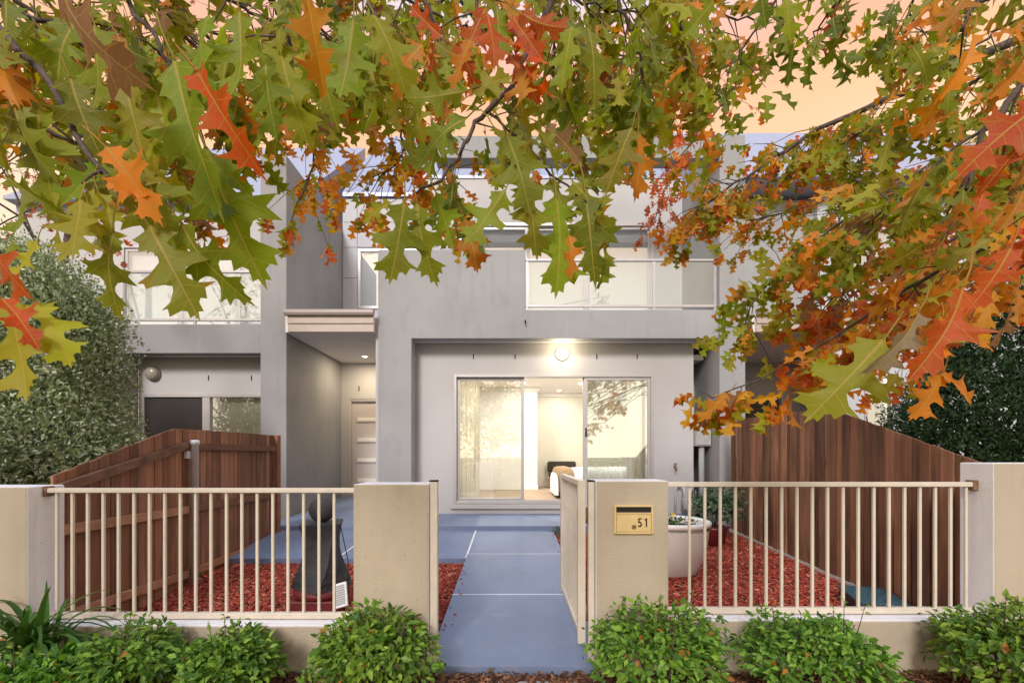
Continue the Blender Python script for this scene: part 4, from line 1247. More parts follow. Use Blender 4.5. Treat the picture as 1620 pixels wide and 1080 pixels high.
# ------------------------------------------------------------------ hedges beside the houses
def hedge(name, label, centers, n, L, colr, wid=0.5, trunk=None):
    t = thing(name, label, 'hedge', (*trunk, -0.1))
    Ps, Ds, Ns = [], [], []
    tot = sum(r[0] * r[2] for _, r in centers)
    for q, (c, r) in enumerate(centers):
        k = int(n * r[0] * r[2] / tot)
        d_ = norm(rng.normal(size=(k, 3)))
        ph = rng.uniform(0, 6, 4)
        bump = (1 + 0.07 * np.sin(6 * d_[:, 0] + ph[0]) + 0.06 * np.sin(8 * d_[:, 2] + ph[1]) + 0.05 * np.sin(15 * d_[:, 0] + 11 * d_[:, 2] + ph[2]) + 0.04 * np.sin(27 * d_[:, 2] + 23 * d_[:, 1] + ph[3])
                + 0.10 * np.maximum(0, rng.normal(-.6, .7, k)))
        rr = bump * (1 - 0.30 * rng.random(k) ** 1.3)
        P = np.array(c) + d_ * rr[:, None] * np.array(r)
        keep = (P[:, 2] > 0) & (((np.array([0, 0, 1.3]) - P) / np.linalg.norm(P, axis=1)[:, None] * d_).sum(1) > -0.35)
        for q2, (c2, r2) in enumerate(centers):
            if q2 != q: keep &= (((P - np.array(c2)) / (np.array(r2) * 0.72)) ** 2).sum(1) > 1
        P = P[keep]; d_ = d_[keep]; k = len(P)
        Ps.append(P); Ds.append(norm(d_ * .6 + rng.normal(0, .7, (k, 3)) + np.array([0, 0, .3]))); Ns.append(norm(d_ + rng.normal(0, .6, (k, 3)) + np.array([0, -.2, .3])))
    P = np.concatenate(Ps); D = np.concatenate(Ds); Nn = np.concatenate(Ns)
    n2 = len(P)
    Ls = L * rng.uniform(.5, 1.3, n2)
    inner = rng.random(n2) < 0.12
    cc_ = np.concatenate([np.tile(np.array(c), (len(p_), 1)) for (c, r), p_ in zip(centers, Ps)])
    P[inner] = cc_[inner] + (P[inner] - cc_[inner]) * 0.80
    Ls[inner] *= 2.6
    cloud('crown', TINY_V, TINY_F, P, D, Nn, Ls * wid, Ls, Ls, colr(n2, None, None), M_leaf_g, t, kind='stuff')
    m_ = MB()
    for k in range(14):
        c, r = random.choice(centers)
        tp = Vector(c) + Vector((random.uniform(-.7, .7) * r[0], random.uniform(-.7, .7) * r[1], random.uniform(-.2, .8) * r[2]))
        b0 = Vector((trunk[0] + random.uniform(-.1, .1), trunk[1] + random.uniform(-.1, .1), -0.15))
        m_.tube([b0, b0.lerp(tp, .5) + Vector((0, 0, .2)), tp], [0.04, 0.022, 0.008], 6)
    m_.build('trunk', M_bark, t)
    # dark heart so that the crown is not see-through
    return t
hedge('hedge', 'big small leaved green hedge bush above the left paling fence',
      [((-5.15, 4.7, 1.5), (1.12, 0.95, 1.9)), ((-4.75, 4.3, 0.9), (0.85, 0.8, 1.1)), ((-6.2, 4.9, 1.5), (1.2, 1.0, 1.8)), ((-5.3, 4.9, 2.6), (0.95, 0.8, 0.9)), ((-4.9, 3.6, 0.8), (1.0, 0.7, 1.0))],
      260000, 0.042, green_mix((0.10, 0.145, 0.060), (0.31, 0.37, 0.17), (0.52, 0.56, 0.40), 0.22), 0.52, (-5, 4.8))
hedge('conifer', 'dark green bushy conifer above the right paling fence',
      [((5.55, 5.1, 1.2), (1.15, 0.9, 1.5)), ((5.9, 5.2, 2.2), (0.95, 0.8, 1.2)), ((5.0, 4.9, 0.8), (0.75, 0.7, 0.95)), ((6.6, 5.2, 1.6), (1.1, .9, 1.8))],
      170000, 0.050, green_mix((0.012, 0.030, 0.012), (0.050, 0.090, 0.032)), 0.38, (5.6, 5.2))
hedge('bush', 'pale leaved twiggy bush below the window of the right townhouse',
      [((6.3, 7.4, 0.9), (0.6, 0.5, 1.3))], 6000, 0.045, green_mix((0.10, 0.14, 0.10), (0.30, 0.34, 0.28)), 0.4, (6.3, 7.4))

# ------------------------------------------------------------------ oak leaves
HALF = [(0.010, 0), (0.04, .05), (0.11, .085), (0.23, .105), (0.17, .15), (0.225, .205), (0.13, .225), (0.088, .26), (0.08, .31), (0.11, .36), (0.22, .405),
        (0.41, .435), (0.30, .475), (0.385, .555), (0.24, .545), (0.14, .56), (0.095, .60), (0.09, .65), (0.125, .70), (0.20, .745), (0.32, .815), (0.21, .81),
        (0.20, .885), (0.12, .85), (0.075, .87), (0.075, .945), (0.03, .925), (0, 1.0)]
HALF_LO = [(0.02, 0), (0.22, .10), (0.21, .205), (0.09, .27), (0.10, .35), (0.40, .43), (0.38, .55), (0.10, .60), (0.10, .68), (0.32, .81), (0.19, .88), (0.07, .88), (0, 1.0)]
MIDV = [0.88, 0.73, 0.58, 0.43, 0.28, 0.13, 0.0]

def leaf_mesh(half, midv, fold, curl, lobe, skew, seed, stalk=True, squeeze=1.0):
    rr = random.Random(seed)
    vs_ = []; fs_ = []; uv = []
    for sgn in (1, -1):
        poly = [(sgn * (x * squeeze * rr.uniform(.82, 1.18)), y + (0.03 * sgn * math.sin(math.pi * y) * math.sin(seed * 2.1) if 0 < y < 1 else 0)) for x, y in half] + [(0.0, v) for v in midv]
        tri = tessellate_polygon([[Vector((p[0], p[1], 0)) for p in poly]])
        b = len(vs_)
        for (x, y) in poly:
            ax = abs(x)
            z = fold * ax + curl * (y - 0.3) ** 2 * (1 if y > .3 else .3) + lobe * ax * ax * math.sin(9 * y + seed) + 0.02 * math.sin(13 * x + 5 * y)
            xx = x * (1 - abs(fold) * 0.25) + skew * (y ** 2) * 0.25
            vs_.append((xx, y, z)); uv.append((0.5 + x, max(y, 0.0005)))
        for t_ in tri:
            a, c, d_ = (Vector((*poly[i], 0)) for i in t_)
            f = tuple(b + i for i in t_)
            if ((c - a).cross(d_ - a)).z < 0: f = f[::-1]
            fs_.append(f)
    if stalk:
        b = len(vs_); w = 0.011
        sk = [(0, 0.02, 0.0), (0.01, -0.14, 0.02), (0.03, -0.30, 0.0)]
        for (x, y, z) in sk:
            for k in range(3):
                a = k * 2.094
                vs_.append((x + w * math.cos(a), y, z + w * math.sin(a))); uv.append((0.5, -0.1))
        for i in range(2):
            for k in range(3):
                k2 = (k + 1) % 3
                fs_.append((b + 3 * i + k, b + 3 * i + k2, b + 3 * i + 3 + k2, b + 3 * i + 3 + k))
    return vs_, fs_, uv

VARS = [(0.10, -0.18, 0.7, 0.25, 1), (0.25, -0.35, -0.9, -0.3, 2), (-0.12, 0.28, 1.1, 0.2, 3), (0.40, -0.20, 0.9, 0.45, 4), (0.05, -0.55, -0.8, -0.4, 5), (0.18, 0.15, 1.3, -0.15, 6), (0.8, -0.6, 1.0, 0.4, 7), (0.3, 0.4, -1.2, 0.35, 8), (-0.3, -0.3, 1.0, -0.4, 9)]
OAK_ME = []; OAK_T = []
for (fo, cu, lo, sk, sd_) in VARS:
    v_, f_, u_ = leaf_mesh(HALF, MIDV, fo, cu, lo, sk, sd_, True, (0.92, 0.78, 0.86, 0.72, 0.95, 0.8, 0.7, 0.84, 0.75)[sd_ - 1])
    me = bpy.data.meshes.new('leaf'); me.from_pydata(v_, [], f_)
    me.polygons.foreach_set('use_smooth', [True] * len(f_))
    ul = me.uv_layers.new(name='UVMap')
    for p_ in me.polygons:
        for li in p_.loop_indices: ul.data[li].uv = u_[me.loops[li].vertex_index]
    me.materials.append(M_oak_o); me.update()
    OAK_ME.append(me)
for (fo, cu, lo, sk, sd_) in VARS:
    OAK_T.append(leaf_mesh(HALF_LO, [0.67, 0.35, 0.0], fo, cu, lo, sk, sd_, False, 0.85))

PAL = {'G': ((0.185, 0.240, 0.014), 0.10), 'D': ((0.085, 0.150, 0.016), 0.05), 'Y': ((0.31, 0.30, 0.020), 0.24), 'M': ((0.25, 0.245, 0.018), 0.34),
       'O': ((0.56, 0.190, 0.018), 0.50), 'A': ((0.60, 0.29, 0.026), 0.40), 'R': ((0.50, 0.065, 0.016), 0.70), 'C': ((0.28, 0.038, 0.028), 0.3), 'B': ((0.23, 0.105, 0.055), 0.1), 'T': ((0.36, 0.26, 0.17), 0.0)}
def pick(pal):
    tot = sum(w for _, w in pal); r_ = random.uniform(0, tot)
    for k, w in pal:
        r_ -= w
        if r_ <= 0: break
    c, a = PAL[k]
    s = random.uniform(0.75, 1.25)
    return (c[0] * s * random.uniform(.88, 1.12), c[1] * s * random.uniform(.88, 1.12), c[2] * s, max(0, min(1, a + random.uniform(-.15, .15))))

class Oak:
    def __init__(self, name, label, trunk, h, r=0.17):
        self.root = thing(name, label, 'tree', (trunk[0], trunk[1], -0.12))
        self.leaves = []      # (P, dir, normal, L, rgba, variant)
        self.tw = MB()
        self.top = Vector((trunk[0], trunk[1], h))
        MB().tube([(trunk[0], trunk[1], -0.15), (trunk[0] + .02, trunk[1], 0.2), (trunk[0] + .05, trunk[1] + .02, h * .6), self.top, self.top + Vector((0.1, 0.1, 1.6))], [r * 1.35, r, r * .85, r * .7, r * .3], 14).build('trunk', M_bark, self.root)
    def leaf(self, base, tip_dir, nrm, L, rgba, v=None):
        self.leaves.append((Vector(base), Vector(tip_dir).normalized(), Vector(nrm), L, rgba, random.randrange(len(VARS) - (0 if random.random() < .3 else 1)) if v is None else v))
    def branch(self, pts, r0, r1, ntw, nlf, L, pal, twl=0.22, hang=0.5, sp=0.5, limb=True, flat=0.9, s0=0.0, lean=0.0):
        W = [at(*p) for p in pts]
        # smooth
        cur = []
        for i in range(len(W) - 1):
            p0, p1, p2, p3 = W[max(i - 1, 0)], W[i], W[i + 1], W[min(i + 2, len(W) - 1)]
            for k in range(5):
                t = k / 5
                cur.append(0.5 * ((2 * p1) + (p2 - p0) * t + (2 * p0 - 5 * p1 + 4 * p2 - p3) * t * t + (3 * p1 - p0 - 3 * p2 + p3) * t ** 3))
        cur.append(W[-1])
        n = len(cur)
        for i in range(1, n - 1):
            cur[i] = cur[i] + Vector((random.uniform(-1, 1), random.uniform(-1, 1), random.uniform(-1, 1))) * 0.006 * W[0].y
        rad = [r0 + (r1 - r0) * i / (n - 1) for i in range(n)]
        if limb:
            a = self.top + Vector((0, 0, random.uniform(-.5, 1.0))); b = cur[0]
            k1 = a.lerp(b, .4) + Vector((0, 0, .35)); k2 = a.lerp(b, .75) + Vector((0, 0, .22))
            cur = [a, k1, k2] + cur; rad = [r0 * 2.6, r0 * 2, r0 * 1.4] + rad
            n0 = 3
        else: n0 = 0
        MB().tube(cur, rad, 8).build('branch', M_bark, self.root)
        vis = cur[n0:]
        m_ = len(vis)
        for k in range(ntw):
            f = s0 + (1 - s0) * (k + random.random()) / ntw
            i = min(int(f * (m_ - 1)), m_ - 2)
            p = vis[i].lerp(vis[i + 1], f * (m_ - 1) - i)
            ax = (vis[i + 1] - vis[i]).normalized()
            d_ = (ax * random.uniform(.2, .9) + Vector((random.gauss(0, sp), random.gauss(0, sp * .8), random.gauss(-hang * .5, sp)))).normalized()
            ln = twl * random.uniform(.5, 1.3)
            q = p + d_ * ln * .5; e = q + (d_ + Vector((0, 0, -hang * .6))).normalized() * ln * .5
            self.tw.tube([p, q, e], [r1 * .9, r1 * .65, r1 * .4], 5, caps=False)
            for z in range(nlf):
                t = 1.0 if z < nlf * .45 else random.uniform(.25, 1)
                bp = p.lerp(q, t * 2) if t < .5 else q.lerp(e, t * 2 - 1)
                Ls = L * random.uniform(.6, 1.18)
                out = (d_ * .3 + Vector((random.gauss(lean, .42), random.gauss(0, .35), random.gauss(-.95, .35)))).normalized()
                nr = Vector((random.gauss(0, .75), -1 + random.gauss(0, flat * .6), random.gauss(.25, flat * .7)))
                if random.random() < .5: nr = -nr * 1.0
                self.leaf(bp + out * Ls * .28, out, nr, Ls, pick(pal))
    def hero(self, bx_, by_, tx, ty, Y, key, v=None, tilt=None, dy=0.0, L=None, blush=None):
        """one leaf by its foot and tip at a given distance; its true size follows"""
        b = at(bx_, by_, Y); t = at(tx, ty, Y + dy)
        c = pick([(key, 1)])
        if blush is not None: c = (*c[:3], blush)
        d_ = t - b
        nr = Vector((random.gauss(0, .45) if tilt is None else tilt, -1, random.gauss(.2, .35)))
        self.leaf(b, d_, nr, d_.length, c, v)
    def finish(self, nobj=300):
        def size(l):
            p = l[0] + l[1] * l[3] * .5
            if p.y < .2: return 0
            px = 810 + p.x / p.y * FPX; py = 720 - (p.z - CZ) / p.y * FPX
            if not (-60 < px < 1680 and -60 < py < 1140): return 0
            return l[3] / p.y
        self.leaves.sort(key=size, reverse=True)
        off = Matrix.Translation(-woff(self.root))
        for (P, d_, nr, L, c, v) in self.leaves[:nobj]:
            y = d_; x = y.cross(nr)
            if x.length < 1e-3: x = y.orthogonal()
            x.normalize(); z = x.cross(y)
            o = bpy.data.objects.new('leaf', OAK_ME[v]); o.color = c
            M4 = Matrix(((x.x * L, y.x * L, z.x * L, P.x), (x.y * L, y.y * L, z.y * L, P.y), (x.z * L, y.z * L, z.z * L, P.z), (0, 0, 0, 1)))
            o.matrix_basis = off @ M4
            link(o, self.root)
        rest = self.leaves[nobj:]
        for v in range(len(VARS)):
            ls = [l for l in rest if l[5] == v]
            if not ls: continue
            tv, tf, uv = OAK_T[v]
            P = np.array([list(l[0]) for l in ls]); D = np.array([list(l[1]) for l in ls]); Nn = np.array([list(l[2]) for l in ls])
            Ls = np.array([l[3] for l in ls]); C = np.array([l[4] for l in ls])
            self.mass = self.mass + [(tv, tf, uv, P, D, Nn, Ls, C)] if hasattr(self, 'mass') else [(tv, tf, uv, P, D, Nn, Ls, C)]
        for k, (tv, tf, uv, P, D, Nn, Ls, C) in enumerate(getattr(self, 'mass', [])):
            cloud('foliage', tv, tf, P, D, Nn, Ls, Ls, Ls, C, M_oak_g, self.root, uv, kind='stuff')
        if self.tw.v: self.tw.build('twigs', M_bark, self.root, kind='stuff')

OL = Oak('oak_tree', 'oak with large mostly green lobed leaves hanging at upper left', (-3.4, -1.3), 3.4)
OR = Oak('oak_tree', 'oak with orange, red and green lobed leaves hanging at upper right', (6.2, -0.8), 3.8)
OC = Oak('oak_tree', 'oak with lobed leaves hanging over the balcony from the top centre', (-6.0, -3.4), 4.4)

GR = [('G', 6), ('D', 1), ('M', 2), ('Y', 1)]
GO = [('G', 4), ('M', 3), ('O', 2), ('Y', 1), ('B', .5)]
OG = [('O', 3), ('A', 3), ('M', 2), ('G', 2), ('R', .8)]
RO = [('R', 3), ('O', 4), ('A', 1), ('B', 1), ('M', 1)]
YG = [('Y', 3), ('M', 3), ('G', 3), ('O', 1)]

# left
OL.branch([(-60, -10, .70), (60, 110, .68), (130, 230, .66), (185, 300, .64)], .006, .003, 4, 4, .105, GO, .08, lean=.35)
OL.branch([(150, -60, .85), (230, 40, .83), (270, 110, .80), (300, 160, .78)], .005, .0025, 5, 5, .105, GR, .11, lean=.3)
OL.branch([(380, -60, .95), (430, 0, .95), (450, 50, .98), (465, 90, 1.0)], .006, .003, 6, 5, .11, GR, .12)
OL.branch([(-80, 110, .80), (10, 170, .78), (80, 210, .76), (140, 240, .74)], .005, .0025, 5, 4, .105, GO, .09, lean=.4)
OL.branch([(-80, 330, .70), (-30, 370, .70), (0, 400, .68)], .004, .002, 2, 2, .12, [('Y', 3), ('R', 1.5), ('O', 1)], .06)
OL.branch([(200, -50, 1.3), (280, 40, 1.4), (340, 110, 1.5), (390, 170, 1.6)], .008, .003, 20, 6, .115, GO, .22, lean=.2)
OL.branch([(-60, 100, 1.5), (100, 150, 1.6), (210, 200, 1.6), (290, 270, 1.6)], .008, .003, 18, 6, .115, [('G', 3), ('M', 2), ('O', 2), ('B', 1)], .20, lean=.3)
OL.branch([(20, -60, 1.2), (120, 20, 1.2), (180, 80, 1.2)], .007, .003, 11, 6, .12, GO, .18, lean=.2)
OL.branch([(420, -60, 1.5), (500, 30, 1.5), (540, 90, 1.6)], .007, .003, 14, 6, .115, GR, .20)
OL.branch([(330, 60, 2.6), (460, 150, 2.7), (500, 240, 2.8), (470, 320, 2.8)], .010, .003, 24, 7, .105, OG, .28, .3)
OL.branch([(480, 60, 2.3), (600, 160, 2.4), (640, 230, 2.4), (600, 280, 2.5)], .010, .003, 26, 7, .105, [('O', 4), ('A', 4), ('R', 1), ('G', 2)], .28, .3)
# centre
OC.branch([(900, -60, 1.12), (840, 70, 1.06), (790, 160, 1.0), (745, 203, 1.0), (720, 260, 1.0), (660, 305, .96)], .0075, .0025, 4, 3, .12, GR, .08)
OC.branch([(775, 180, 1.0), (850, 250, 1.0), (905, 300, 1.0), (935, 330, 1.0)], .003, .0018, 3, 2, .10, [('G', 6), ('M', 2), ('O', 1)], .06, limb=False)
OC.branch([(960, -60, 1.3), (990, 30, 1.3), (1010, 100, 1.35), (1015, 150, 1.4)], .006, .0025, 12, 6, .115, GR, .17)
OC.branch([(1060, -60, 1.6), (1080, 30, 1.6), (1080, 110, 1.7)], .007, .003, 14, 6, .115, GO, .22)
OC.branch([(740, -60, .95), (755, 10, .95), (770, 60, .96)], .005, .0025, 4, 3, .115, [('R', 4), ('O', 3), ('G', 1)], .08)
OC.branch([(560, -60, 1.0), (585, 10, .98), (600, 50, .96)], .005, .0025, 4, 4, .125, GR, .10)
OC.branch([(660, -60, 1.15), (680, 20, 1.15), (690, 70, 1.15), (680, 110, 1.15)], .006, .0025, 7, 4, .12, [('G', 5), ('M', 2), ('O', 1.5)], .14)
OC.branch([(840, -60, 1.4), (870, 20, 1.4), (880, 80, 1.45), (870, 130, 1.5)], .006, .0025, 12, 5, .115, GR, .18)
OC.branch([(900, -60, 1.8), (940, 40, 1.8), (960, 120, 1.9), (900, 180, 2.0)], .007, .0025, 20, 6, .115, [('G', 3), ('M', 2), ('B', 1), ('R', 1.5), ('O', 1)], .24)
OC.branch([(760, 40, 2.2), (720, 150, 2.3), (690, 230, 2.3), (720, 290, 2.4)], .008, .003, 28, 7, .105, [('O', 3), ('A', 3), ('R', 1), ('G', 3)], .26, .3)
OC.branch([(640, -40, 2.0), (560, 40, 2.0), (500, 80, 2.1)], .008, .003, 20, 6, .11, GO, .26)
OC.branch([(1000, 40, 3.0), (1050, 120, 3.2), (1060, 190, 3.3)], .01, .003, 14, 6, .105, [('R', 3), ('O', 2), ('G', 2)], .26, .3)
OC.branch([(1170, 130, 4.3), (1110, 205, 4.3), (1065, 270, 4.3), (1035, 350, 4.3)], .010, .003, 32, 8, .085, [('C', 5), ('R', 4), ('O', 1)], .28, .2)
# right
OR.branch([(1680, 20, .92), (1595, 165, .92), (1560, 210, .92), (1528, 300, .92)], .0075, .004, 6, 4, .10, [('G', 4), ('O', 2), ('R', 1)], .12, lean=-.5)
OR.branch([(1700, 330, .95), (1500, 420, 1.12), (1400, 480, 1.25), (1310, 540, 1.4), (1200, 600, 1.5), (1125, 630, 1.55)], .006, .0022, 26, 5, .095, [('O', 5), ('A', 3), ('R', 2), ('B', 1.2), ('Y', 2)], .09, lean=-.5)
OR.branch([(1640, 180, 1.7), (1450, 300, 1.85), (1320, 360, 1.95), (1230, 430, 2.0), (1170, 520, 2.0)], .008, .0025, 38, 6, .10, YG, .20, lean=-.4)
OR.branch([(1660, 40, 2.6), (1490, 112, 2.7), (1390, 165, 2.8), (1290, 208, 2.9), (1180, 280, 3.0), (1100, 330, 3.0)], .026, .004, 58, 8, .105, [('O', 3), ('A', 3), ('M', 3), ('G', 2), ('R', 1)], .30, .55, s0=.35, lean=-.3)
OR.branch([(1260, -60, 1.8), (1225, 0, 1.8), (1180, 70, 1.9), (1150, 120, 1.9)], .006, .0025, 10, 4, .11, [('D', 2), ('G', 4), ('O', 1)], .18)
OR.branch([(1330, -60, 1.5), (1330, -10, 1.5), (1300, 40, 1.6), (1275, 70, 1.6)], .005, .0022, 5, 4, .11, [('D', 3), ('G', 3), ('C', 1)], .12)
OR.branch([(1690, -20, .95), (1560, 0, .94), (1520, 50, .94)], .005, .0025, 5, 4, .10, [('O', 3), ('R', 1), ('G', 3)], .12, lean=-.5)
OR.branch([(1700, 400, .95), (1590, 430, .95), (1530, 480, .95)], .004, .002, 5, 4, .095, RO, .10, lean=-.5)
OR.branch([(1660, 230, 1.4), (1520, 290, 1.45), (1420, 320, 1.5), (1350, 370, 1.6)], .007, .003, 22, 6, .11, GO, .20, lean=-.5)
OR.branch([(1660, 330, 1.7), (1500, 380, 1.8), (1400, 430, 1.9), (1290, 480, 2.0)], .008, .003, 34, 6, .105, RO, .24, lean=-.4)
OR.branch([(1660, 60, 2.0), (1520, 140, 2.1), (1420, 180, 2.2), (1330, 230, 2.3)], .010, .003, 32, 6, .11, [('G', 5), ('M', 3), ('O', 2)], .26, lean=-.4)
OR.branch([(1480, -60, 1.4), (1450, 0, 1.4), (1440, 40, 1.5)], .006, .0025, 6, 4, .115, [('G', 4), ('D', 2), ('O', 1)], .14, lean=-.3)
OR.branch([(1660, 0, 1.5), (1560, 60, 1.6), (1500, 100, 1.6)], .006, .0025, 10, 5, .11, GO, .18, lean=-.4)
OR.branch([(1660, 180, 3.2), (1480, 260, 3.3), (1300, 320, 3.4), (1180, 350, 3.5)], .014, .004, 52, 8, .105, [('O', 3), ('A', 3), ('M', 3), ('G', 3), ('R', 1)], .32, .5, lean=-.3)
OR.branch([(1660, 420, 2.2), (1560, 440, 2.3), (1450, 500, 2.4), (1380, 560, 2.4)], .008, .003, 26, 6, .105, RO, .24, lean=-.3)

OL.branch([(-60, -60, 2.0), (80, 40, 2.0), (200, 110, 2.1), (300, 150, 2.1)], .010, .003, 24, 6, .115, GO, .28, lean=.2)
OL.branch([(100, -80, 2.4), (260, 20, 2.4), (420, 80, 2.5), (520, 110, 2.5)], .010, .003, 24, 6, .115, GO, .28)
OC.branch([(760, -80, 2.0), (700, 0, 2.0), (640, 60, 2.1)], .008, .003, 16, 6, .115, GO, .26)
OC.branch([(820, -80, 2.4), (860, 20, 2.4), (960, 80, 2.5), (1060, 100, 2.6)], .010, .003, 24, 6, .115, GO, .28)
OC.branch([(1010, -80, 2.2), (1090, 0, 2.2), (1140, 50, 2.3)], .008, .003, 14, 6, .11, GO, .24)
OR.branch([(1700, 100, 1.3), (1600, 200, 1.35), (1560, 280, 1.4)], .007, .003, 12, 5, .115, [('G', 3), ('M', 3), ('O', 3), ('R', 1)], .18, lean=-.4)
OR.branch([(1700, 300, 2.6), (1540, 330, 2.7), (1420, 390, 2.8)], .010, .003, 34, 7, .11, [('O', 5), ('A', 2), ('M', 2), ('R', 2)], .30, lean=-.3)

OL.branch([(-80, -20, 1.0), (40, 20, 1.0), (140, 60, 1.05), (240, 80, 1.1)], .006, .003, 9, 5, .11, GO, .14, lean=.3)
OL.branch([(240, -90, 1.2), (320, -20, 1.2), (400, 20, 1.25), (480, 40, 1.3)], .006, .003, 10, 5, .11, GO, .16, lean=.1)
OC.branch([(520, -90, 1.4), (600, -30, 1.4), (680, 20, 1.45), (740, 40, 1.5)], .006, .003, 10, 5, .115, GO, .18)
OC.branch([(780, -90, 1.6), (860, -30, 1.6), (940, 10, 1.65), (1040, 20, 1.7)], .006, .003, 12, 5, .115, GO, .18)
OC.branch([(1040, -90, 1.9), (1100, -10, 1.9), (1160, 30, 1.9), (1210, 30, 2.0)], .006, .003, 11, 5, .11, GO, .20)
OR.branch([(1660, -70, 1.8), (1580, -20, 1.8), (1500, 30, 1.9), (1440, 70, 1.9)], .008, .003, 14, 6, .11, GO, .22, lean=-.4)
OR.branch([(1690, 120, 1.15), (1620, 180, 1.15), (1570, 250, 1.2), (1540, 330, 1.2)], .006, .003, 9, 5, .105, [('G', 3), ('M', 2), ('O', 3), ('R', 1)], .15, lean=-.5)

# leaves that can be told apart one by one in the foreground
hl = OL.hero
hl(180, 365, 160, 503, .62, 'G'); hl(235, 355, 318, 497, .64, 'M'); hl(285, 350, 372, 492, .66, 'G'); hl(150, 300, 125, 430, .64, 'Y')
hl(20, 470, 45, 640, .60, 'Y', blush=.5); hl(55, 475, 118, 575, .60, 'Y'); hl(0, 470, 75, 545, .58, 'R'); hl(-20, 380, 40, 470, .58, 'R')
hl(60, 170, 80, 325, .66, 'G'); hl(10, 280, 90, 330, .62, 'G'); hl(380, 20, 395, 170, .72, 'G', L=None); hl(275, 90, 350, 330, .68, 'G')
hl(90, -30, 180, 150, .55, 'B', 4); hl(310, 110, 405, 255, .60, 'R', 6); hl(165, 230, 265, 340, .62, 'O', 3); hl(200, 250, 300, 300, .66, 'M', 6)
hl(480, -30, 520, 130, .62, 'O', 6); hl(20, 90, 30, 190, .66, 'O'); hl(325, 230, 395, 445, .75, 'G'); hl(250, 150, 290, 300, .75, 'G')
hl(120, 30, 60, 170, .8, 'G'); hl(440, 60, 470, 220, .85, 'G'); hl(330, 20, 300, 160, .85, 'G'); hl(10, 0, 20, 130, .75, 'G'); hl(60, 380, 30, 450, .7, 'Y')
hl(110, 120, 150, 260, .66, 'G', 1); hl(200, 130, 230, 270, .68, 'M', 5); hl(225, 250, 275, 390, .66, 'G', 0); hl(40, 300, 20, 420, .64, 'G', 2); hl(100, 290, 75, 400, .66, 'M', 1)
hl(420, 100, 435, 215, .84, 'G', 0); hl(500, 60, 520, 190, .84, 'G', 1); hl(360, 90, 345, 215, .78, 'G', 5); hl(150, 40, 170, 190, .74, 'G', 2); hl(20, 160, 60, 290, .64, 'G', 8)
hc = OC.hero
hc(640, 318, 624, 448, .90, 'G', 0); hc(660, 320, 674, 450, .92, 'G', 1); hc(735, 345, 762, 428, .95, 'O', 0, blush=.8); hc(690, 305, 720, 400, .92, 'G')
hc(800, 300, 740, 395, .9, 'G', 2); hc(830, 290, 850, 400, .94, 'G'); hc(880, 310, 895, 468, 1.0, 'G', 0); hc(900, 370, 912, 440, .98, 'O', 3); hc(925, 300, 938, 448, 1.0, 'G', 1)
hc(905, 285, 970, 370, 1.0, 'G'); hc(870, 280, 905, 360, 1.02, 'G'); hc(800, 210, 850, 335, .92, 'G', 0); hc(780, 200, 840, 290, .95, 'M'); hc(735, 145, 640, 165, .85, 'G', 2)
hc(740, 185, 640, 255, .85, 'G', 1); hc(745, 150, 810, 110, .85, 'M', 0); hc(700, 60, 640, 10, .8, 'R', 3); hc(770, 20, 790, 105, .85, 'R', 0); hc(745, 60, 720, 140, .8, 'O')
hc(590, 20, 640, 130, .72, 'M', 4); hc(560, 30, 545, 170, .78, 'G'); hc(620, 320, 568, 345, .9, 'M', 1); hc(860, 200, 930, 250, 1.0, 'B', 3); hc(905, 40, 890, 140, 1.1, 'G', 0); hc(930, 40, 945, 160, 1.0, 'G', 1)
hc(1000, 200, 960, 305, 1.3, 'M', 0); hc(1010, 205, 1010, 310, 1.35, 'O', 1); hc(1130, 0, 1085, 60, 1.0, 'G'); hc(1240, -20, 1250, 60, .9, 'G', 1); hc(1200, -30, 1215, 40, .9, 'D', 0)
hr = OR.hero
hr(1400, 535, 1285, 668, 1.0, 'Y', 0, blush=.2); hr(1525, 450, 1465, 615, .82, 'R', 3, blush=.8); hr(1600, 390, 1545, 500, .85, 'R', 3); hr(1490, 590, 1450, 668, .95, 'O', 0); hr(1485, 590, 1555, 640, .95, 'O', 1)
hr(1455, 490, 1395, 600, .9, 'T', 6); hr(1650, 165, 1518, 255, .75, 'R', 1, blush=.9); hr(1630, 80, 1575, 165, .85, 'O', 3); hr(1540, -20, 1490, 50, .9, 'O', 0); hr(1540, 50, 1515, 150, .9, 'O', 6)
hr(1625, 220, 1560, 300, .75, 'R', 6); hr(1500, 110, 1500, 180, 1.0, 'G', 1); hr(1440, 70, 1480, 130, 1.0, 'G', 0); hr(1410, 210, 1390, 280, 1.1, 'G', 2); hr(1390, 290, 1340, 330, 1.1, 'M', 0); hr(1120, 640, 1092, 632, 1.55, 'Y')
hr(1420, 590, 1385, 640, 1.0, 'Y', 0); hr(1320, 560, 1280, 600, 1.3, 'Y'); hr(1155, 620, 1110, 670, 1.5, 'O'); hr(1600, 480, 1570, 560, .9, 'B'); hr(1480, 300, 1440, 370, 1.0, 'M', 3); hr(1620, 300, 1590, 370, 1.0, 'O', 3)
OL.finish(290); OC.finish(290); OR.finish(290)

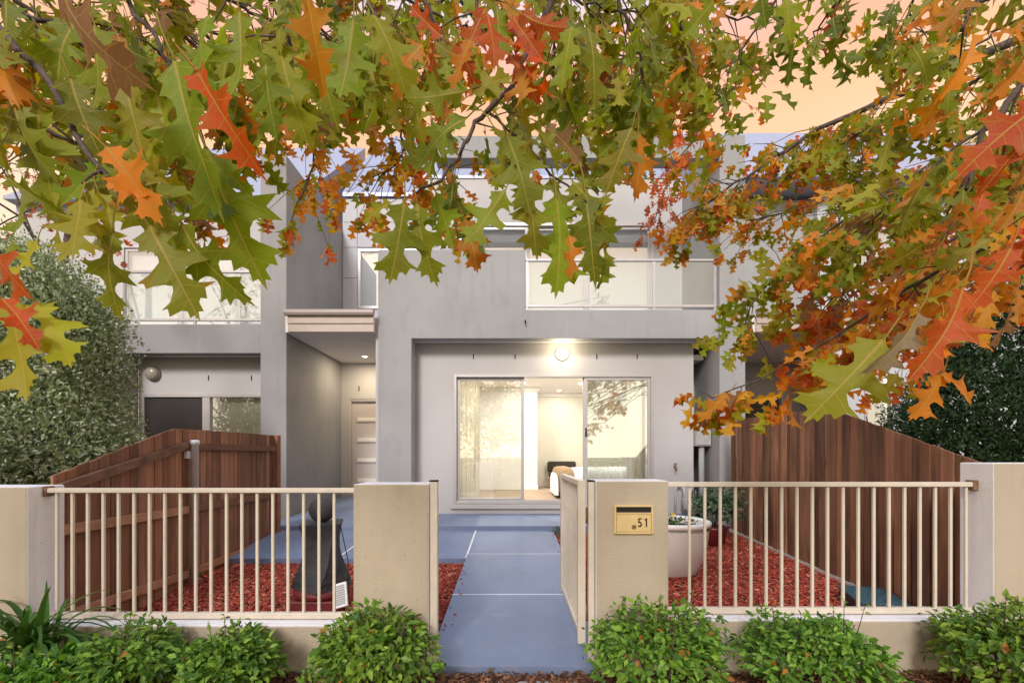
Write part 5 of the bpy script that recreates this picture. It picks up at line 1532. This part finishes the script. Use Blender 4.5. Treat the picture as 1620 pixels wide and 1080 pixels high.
# small red leaved tree behind the hedge, beside the left townhouse
OM = Oak('maple_tree', 'sparse twiggy red leaved tree between the hedge and left townhouse', (-6.4, 6.4), 3.2, 0.09)
CR = [('C', 4), ('R', 3), ('B', 2)]
OM.branch([(-60, 330, 6.2), (60, 220, 6.0), (160, 170, 5.9), (260, 150, 5.8)], .010, .004, 24, 7, .085, CR, .4, .2)
OM.branch([(-40, 380, 6.2), (120, 300, 6.0), (250, 320, 5.8), (350, 380, 5.6)], .010, .004, 26, 7, .085, CR, .4, .2)
OM.branch([(-60, 300, 5.8), (40, 260, 5.6), (100, 330, 5.6), (180, 380, 5.6)], .009, .004, 24, 7, .085, CR, .4, .2)
OM.branch([(0, 260, 6.4), (120, 140, 6.2), (220, 60, 6.0), (420, 10, 6.0)], .009, .004, 14, 6, .085, CR, .4, .2)
OM.finish(120)

# golden street tree across the road; the door panes mirror it
ST = thing('street_tree', 'golden leaved street tree mirrored in the sliding door panes', 'tree', (-2.0, -11, -0.12))
MB().tube([(-2, -11, -.15), (-2, -11, 1.5), (-1.9, -10.9, 3.5), (-1.8, -11, 6)], [.25, .2, .16, .06], 12).build('trunk', M_bark, ST)
n = 9000
P = np.concatenate([np.array([cx, cy_, cz]) + rng.normal(size=(n // 5, 3)) * np.array(s) for (cx, cy_, cz, s) in
    ((-3.8, -10.6, 3.0, (1.3, .8, 1.1)), (-1.2, -10.4, 3.0, (1.2, .8, 1.2)), (-4.6, -11, 5.6, (1.3, .8, 1)), (-2.2, -10.6, 5.2, (1.5, .8, 1.2)), (0.4, -10.8, 4.0, (.9, .7, .9)))])
D = rng.normal(size=(len(P), 3)); Nn = rng.normal(size=(len(P), 3)); Ls = 0.17 * rng.uniform(.6, 1.3, len(P))
cloud('crown', TINY_V, TINY_F, P, D, Nn, Ls * .7, Ls, Ls, green_mix((0.42, 0.32, 0.05), (0.72, 0.50, 0.08))(len(P), None, None), M_leaf_g, ST, kind='stuff')

# fallen leaves at the foot of the path
FL = [(665, 1074), (700, 1068), (735, 1072), (770, 1066), (812, 1073), (850, 1067), (885, 1074), (915, 1068), (1440, 1062), (1475, 1070)]
ORD = ['first', 'second', 'third', 'fourth', 'fifth', 'sixth', 'seventh', 'eighth']
for k, (px, py) in enumerate(FL):
    Y = FPX * (CZ + 0.03) / (py - 720)
    p = at(px, py, Y)
    o = bpy.data.objects.new('fallen_leaf', OAK_ME[random.randrange(7)]); c = pick([('B', 3), ('O', 1), ('T', 1)]); o.color = c
    s_ = random.uniform(.06, .085)
    o.location = (p.x, p.y, -0.022 + random.uniform(0, .006)); o.scale = (s_, s_, s_)
    o.rotation_euler = (random.uniform(-.3, .3), random.uniform(-.3, .3), random.uniform(0, 6.28))
    lab = ('%s dry oak leaf from the left on the litter below the path end' % ORD[k]) if k < 8 else ('dry fallen oak leaf between the right shrubs, %s one' % ('left' if k == 8 else 'right'))
    link(o, None, lab, 'leaf', 'fallen leaves')
